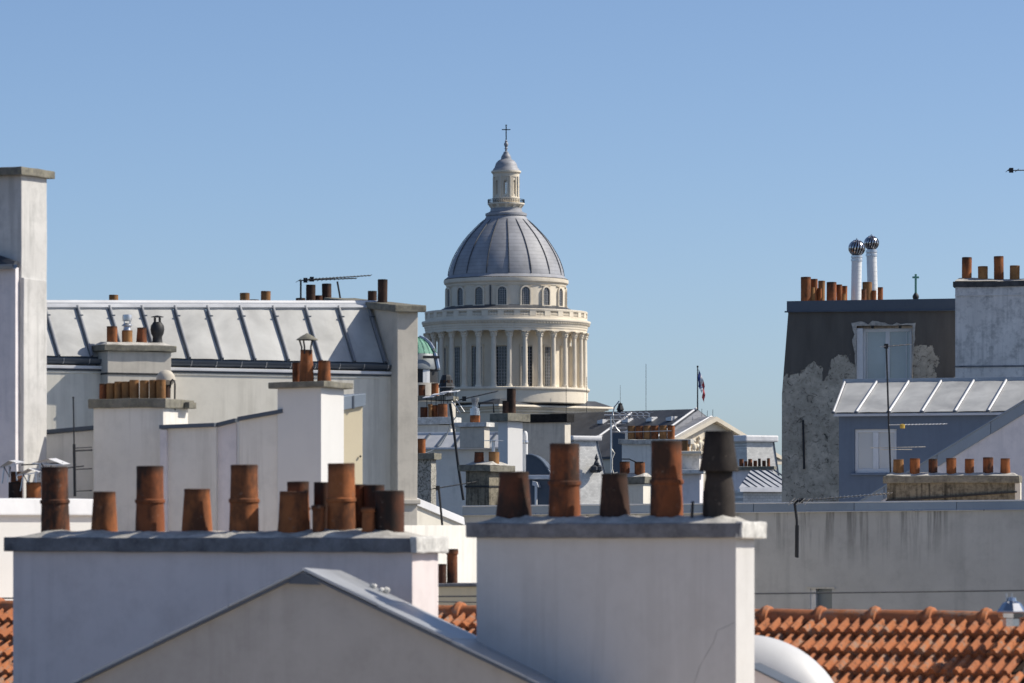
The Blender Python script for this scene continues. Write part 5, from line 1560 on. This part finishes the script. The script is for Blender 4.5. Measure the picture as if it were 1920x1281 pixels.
# small chimney seen between the two big ones
fE = chimney('small cream chimney with two brown pipe pots seen between the front chimneys', 822, 47, -6, 960, .6, 1100, 1290, (.05, 1094, 1100), 'yellow', 'cap_slate',
  [(828, 1058, 18, .3, 'straight', 'terra_soot'), (848, 1030, 21, .4, 'rim', 'terra_red')], mortar=False)

# ------------------------------------------------------------------ foreground chimneys
fL = chimney('long low foreground chimney in pinkish grey render with crowded clay pots', 773, 34, -24, 24, ('x', 822), 1030, 2300, (.062, 1009, 1036), 'pink', 'cap_slate', (), capbev=.01, mortar=False)
fr, rt, dep, zc1, u0, u1 = fL
def bed(fr, rt, u0, u1, dep, zc1, pots_u):
    n = 60; vs = []
    rows = [(-.05, 0.0), (.02, .022), (dep * .35, .05), (dep * .7, .05), (dep + .05, 0)]
    rn = random.Random(2)
    for i in range(n + 1):
        u = u0 - .05 + (u1 - u0 + .1) * i / n
        for v, h in rows:
            e_ = min(1, min(i, n - i) / 5)
            hh = (h + rn.uniform(-.006, .012)) * e_ if h else -.004
            for pu, pv in pots_u:
                dd = math.hypot(u - pu, v - pv); hh += .03 * math.exp(-(dd / .12) ** 2) if h else 0
            vs.append((u, v + rn.uniform(-.008, .008), zc1 + hh))
    k = len(rows)
    MB().add(vs, [(i * k + j, (i + 1) * k + j, (i + 1) * k + j + 1, i * k + j + 1) for i in range(n) for j in range(k - 1)]).build('mortar_bed', 'mortar', rt, smooth=True)
def cap_end(fr, rt, u1, dep, z1, z0, ov):
    MB().box(u1 + ov - .05, u1 + ov + .012, -ov - .004, dep + ov, z0 - .006, z1 + .012).build('cap_end', 'white_slab', rt, bev=.012, rough=(.006, .05))
PL = [(104, 877, 52, .5, 'collar', 'terra_red'), (195.5, 923, 46, .5, 'taper', 'terra'), (281.5, 875, 53, .5, 'collar', 'terra_red'), (369.5, 918, 53, .5, 'taper', 'terra'), (457.5, 873, 54, .5, 'collar', 'terra'),
      (551, 923, 57, .38, 'plain', 'terra'), (560, 904, 43, .85, 'collar', 'terra_red'), (597, 948, 24, .2, 'rim', 'terra'), (604, 905, 32, .85, 'straight', 'terra_soot'), (641, 870, 53, .5, 'collar', 'terra'),
      (672, 909, 30, .88, 'straight', 'terra_red'), (690, 952, 25, .2, 'rim', 'terra'), (702, 910, 41, .85, 'collar', 'terra_soot'), (731, 921, 55, .45, 'straight', 'terra_soot', 'soot blackened wide chimney pot')]
pu = []
for p in PL:
    o, u, h = pot(fr, rt, p[0], p[1], p[2], dep * p[3], zc1 + .02, p[4], p[5], p[6] if len(p) > 6 else None)
    pu.append((u, dep * p[3]))
bed(fr, rt, u0, u1, dep, zc1, pu)
cap_end(fr, rt, u1, dep, zc1, fr.z(1036), .062)

fN = chimney('foreground chimney in bluish white render with five tall dark pots', 1380, 31.9, -24, 893, ('x', 1415), 1004, 2300, (.068, 981, 1009), 'bluewhite', 'cap_slate', (), capbev=.012, mortar=False)
fr, rt, dep, zc1, u0, u1 = fN
PN = [(963.5, 886, 62, .5, 'taper', 'terra_soot'), (1058.5, 833, 58, .5, 'collar', 'terra_red'), (1153, 889, 54, .5, 'taper', 'terra_dark'), (1250, 828, 60, .5, 'collar', 'terra_red')]
pu = []
for p in PN:
    o, u, h = pot(fr, rt, p[0], p[1], p[2], dep * p[3], zc1 + .015, p[4], p[5]); pu.append((u, dep * p[3]))
v = dep * .5; u = fr.u(1348, v); q = fr.px(u, v); z = lambda y: fr.z(y, u, v)
low = MB().lathe([(31 * q, z(972)), (30 * q, z(930)), (27 * q, z(905)), (25 * q, z(896)), (26 * q, z(884)), (25 * q, z(884))], (0, 0, 0), 26).build('chimney_pot', 'terra_black', rt, smooth=35, label='soot black lower pot')
low.location = (u, v, 0)
up = MB().lathe([(36.5 * q, z(884)), (37 * q, z(881)), (33.5 * q, z(862)), (28.5 * q, z(830)), (27 * q, z(810)), (25.5 * q, z(808.5)), (24 * q, z(811)), (24 * q, z(850)), (33 * q, z(883)), (36.5 * q, z(884))], (0, 0, 0), 26).build('conical_cowl', 'terra_black', rt, smooth=35, label='soot black conical cowl')
up.location = (u, v, 0)
pu.append((u, v))
MB().tube([fr.p(1297, 975, .1), fr.p(1299, 940, .1)], .012, 6).build('iron_stub', 'iron', rt)
bed(fr, rt, u0, u1, dep, zc1, pu)
cap_end(fr, rt, u1, dep, zc1, fr.z(1009), .068)
m = MB()
m.tube([Vector((fr.u(x), -.0005, fr.z(y, fr.u(x)))) for x, y in ((1377, 1167), (1362, 1175), (1345, 1182), (1338, 1205), (1322, 1232), (1312, 1250), (1302, 1281), (1299, 1310))], .0013, 4)
m.build('hairline_crack', 'cap_slate', rt)

# ------------------------------------------------------------------ zinc-roofed gable in front
M['zinc_roofing'] = zinc('grey_zinc_roofing', (.44, .455, .475), .42, .5)
frF = Fr(572, 32.4, -13)
rt = gable_rt = root('gable_house', 'grey rendered gable with bright zinc roof slope at the bottom of the picture', 'building', frF)
zap = frF.z(1077)
hwL, hwR = frF.u(20), frF.u(1130)
zL, zR = frF.z(1345, hwL), frF.z(1345, hwR)
dF = 2.0
dF = frF.vv(636)
MB().prism([(0, 0, zap), (hwL, 0, zL), (hwL, 0, 0), (hwR, 0, 0), (hwR, 0, zR)], (0, dF, 0)).build('wall', 'gable', rt)
drop = -.035
def slope(name, ue, ze):
    a, b = Vector((0, -.05, zap + .012)), Vector((ue, -.05, ze + .012))
    bk = Vector((0, dF + .1, drop)); up_ = Vector((0, 0, .028))
    nseg = 4
    o = None
    for k in range(nseg):
        p, q_ = a.lerp(b, k / nseg + (.0 if k == 0 else .001)), a.lerp(b, (k + 1) / nseg)
        lift = Vector((0, 0, .004 * (nseg - k)))
        MB().prism([p + lift, q_ + lift, q_ + lift + up_, p + lift + up_], bk).build('zinc_sheet', 'zinc_roofing', rt, bev=.003)
    MB().prism([a - Vector((0, .012, .014)), b - Vector((0, .012, .014)), b + Vector((0, -.012, .008)), a + Vector((0, -.012, .008))], (0, .011, 0)).build('rake_edge', 'zinc_dark', rt)
slope('right_slope', hwR, zR)
slope('left_slope', hwL, zL)
MB().prism([(-.13, -.075, zap - .075), (.16, -.075, zap - .085), (0, -.075, zap + .02)], (0, .012, 0)).build('apex_flashing', 'zinc_dark', rt)
MB().tube([(0, -.05, zap + .045), (0, dF + .05, zap + .045 + drop)], .010, 8).build('ridge_bead', 'zinc_light', rt, smooth=60)
p = Vector((frF.u(712, dF * .9), dF * .9, 0)); p.z = zap + (zR - zap) * p.x / hwR + .06
rn = random.Random(4)
m = MB()
for k in range(7):
    c = p + Vector((rn.uniform(-.07, .05), rn.uniform(-.06, .06), 0)); c.z = zap + (zR - zap) * c.x / hwR + .05; s_ = rn.uniform(.015, .04)
    m.lathe([(.001, -s_), (s_ * .8, -s_ * .4), (s_, .1 * s_), (s_ * .6, s_ * .6), (.001, s_ * .8)], c, 7)
m.build('mortar_lumps', 'white_slab', rt, rough=(.008, .03))

# roof at the foot of the white chimney: dark flashing strip
# white curved duct at lower right
fr = Fr(1404, 33.6, -10, Yb=1330)
rt = root('curved_duct', 'smooth white curved duct elbow in front of the tiled roof', 'duct', fr)
q = fr.px()
Rm, rp = 118 * q, 78 * q
cx, cz = fr.u(1400), fr.z(1190 + 78 + 118)
pts = [(cx - 1.2 + .15 * k, .0, cz + Rm) for k in range(8)]
pts += [(cx + Rm * math.sin(R(t)), 0, cz + Rm * math.cos(R(t))) for t in range(0, 91, 6)]
pts += [(cx + Rm, 0, cz - .2 * k) for k in range(1, 5)]
pts = [p_ for p_ in pts if p_[0] > cx - .25]
MB().tube(pts, rp, 28).build('elbow', 'duct_paint', rt, smooth=60)
for t in (0, 30, 60):
    t_ = R(t); c = Vector((cx + Rm * math.sin(t_), 0, cz + Rm * math.cos(t_))); d_ = Vector((math.cos(t_), 0, -math.sin(t_)))
    if 0: MB().tube([c - d_ * .01, c + d_ * .01], rp * 1.02, 28).build('joint_ring', 'white_paint', rt, smooth=60)
fr2 = Fr(1400, 32.85, -24)
rt = root('low_wall', 'small mauve rendered wall below the curved white duct', 'wall', fr2)
MB().prism([(0, 0, 0), (fr2.u(1500), 0, 0), (fr2.u(1500), 0, fr2.z(1296)), (0, 0, fr2.z(1248))], (0, .3, 0)).build('wall', 'pink', rt)
MB().prism([(0, -.02, fr2.z(1248)), (fr2.u(1500), -.02, fr2.z(1296)), (fr2.u(1500), -.02, fr2.z(1293)), (0, -.02, fr2.z(1245))], (0, .34, 0)).build('coping', 'zinc_dark', rt)

# unseen flat roof before the gable, set and coloured to bounce warm light
MB().box(frF.u(-150), frF.u(2150), -8.5, 1.8, 0, 21.4).build('lower_storey', 'gable', gable_rt)
MB().box(frF.u(-150), frF.u(2150), -8.5, 1.8, 21.401, 21.5).build('bounce_flat_roof', 'bounce_gravel', gable_rt)
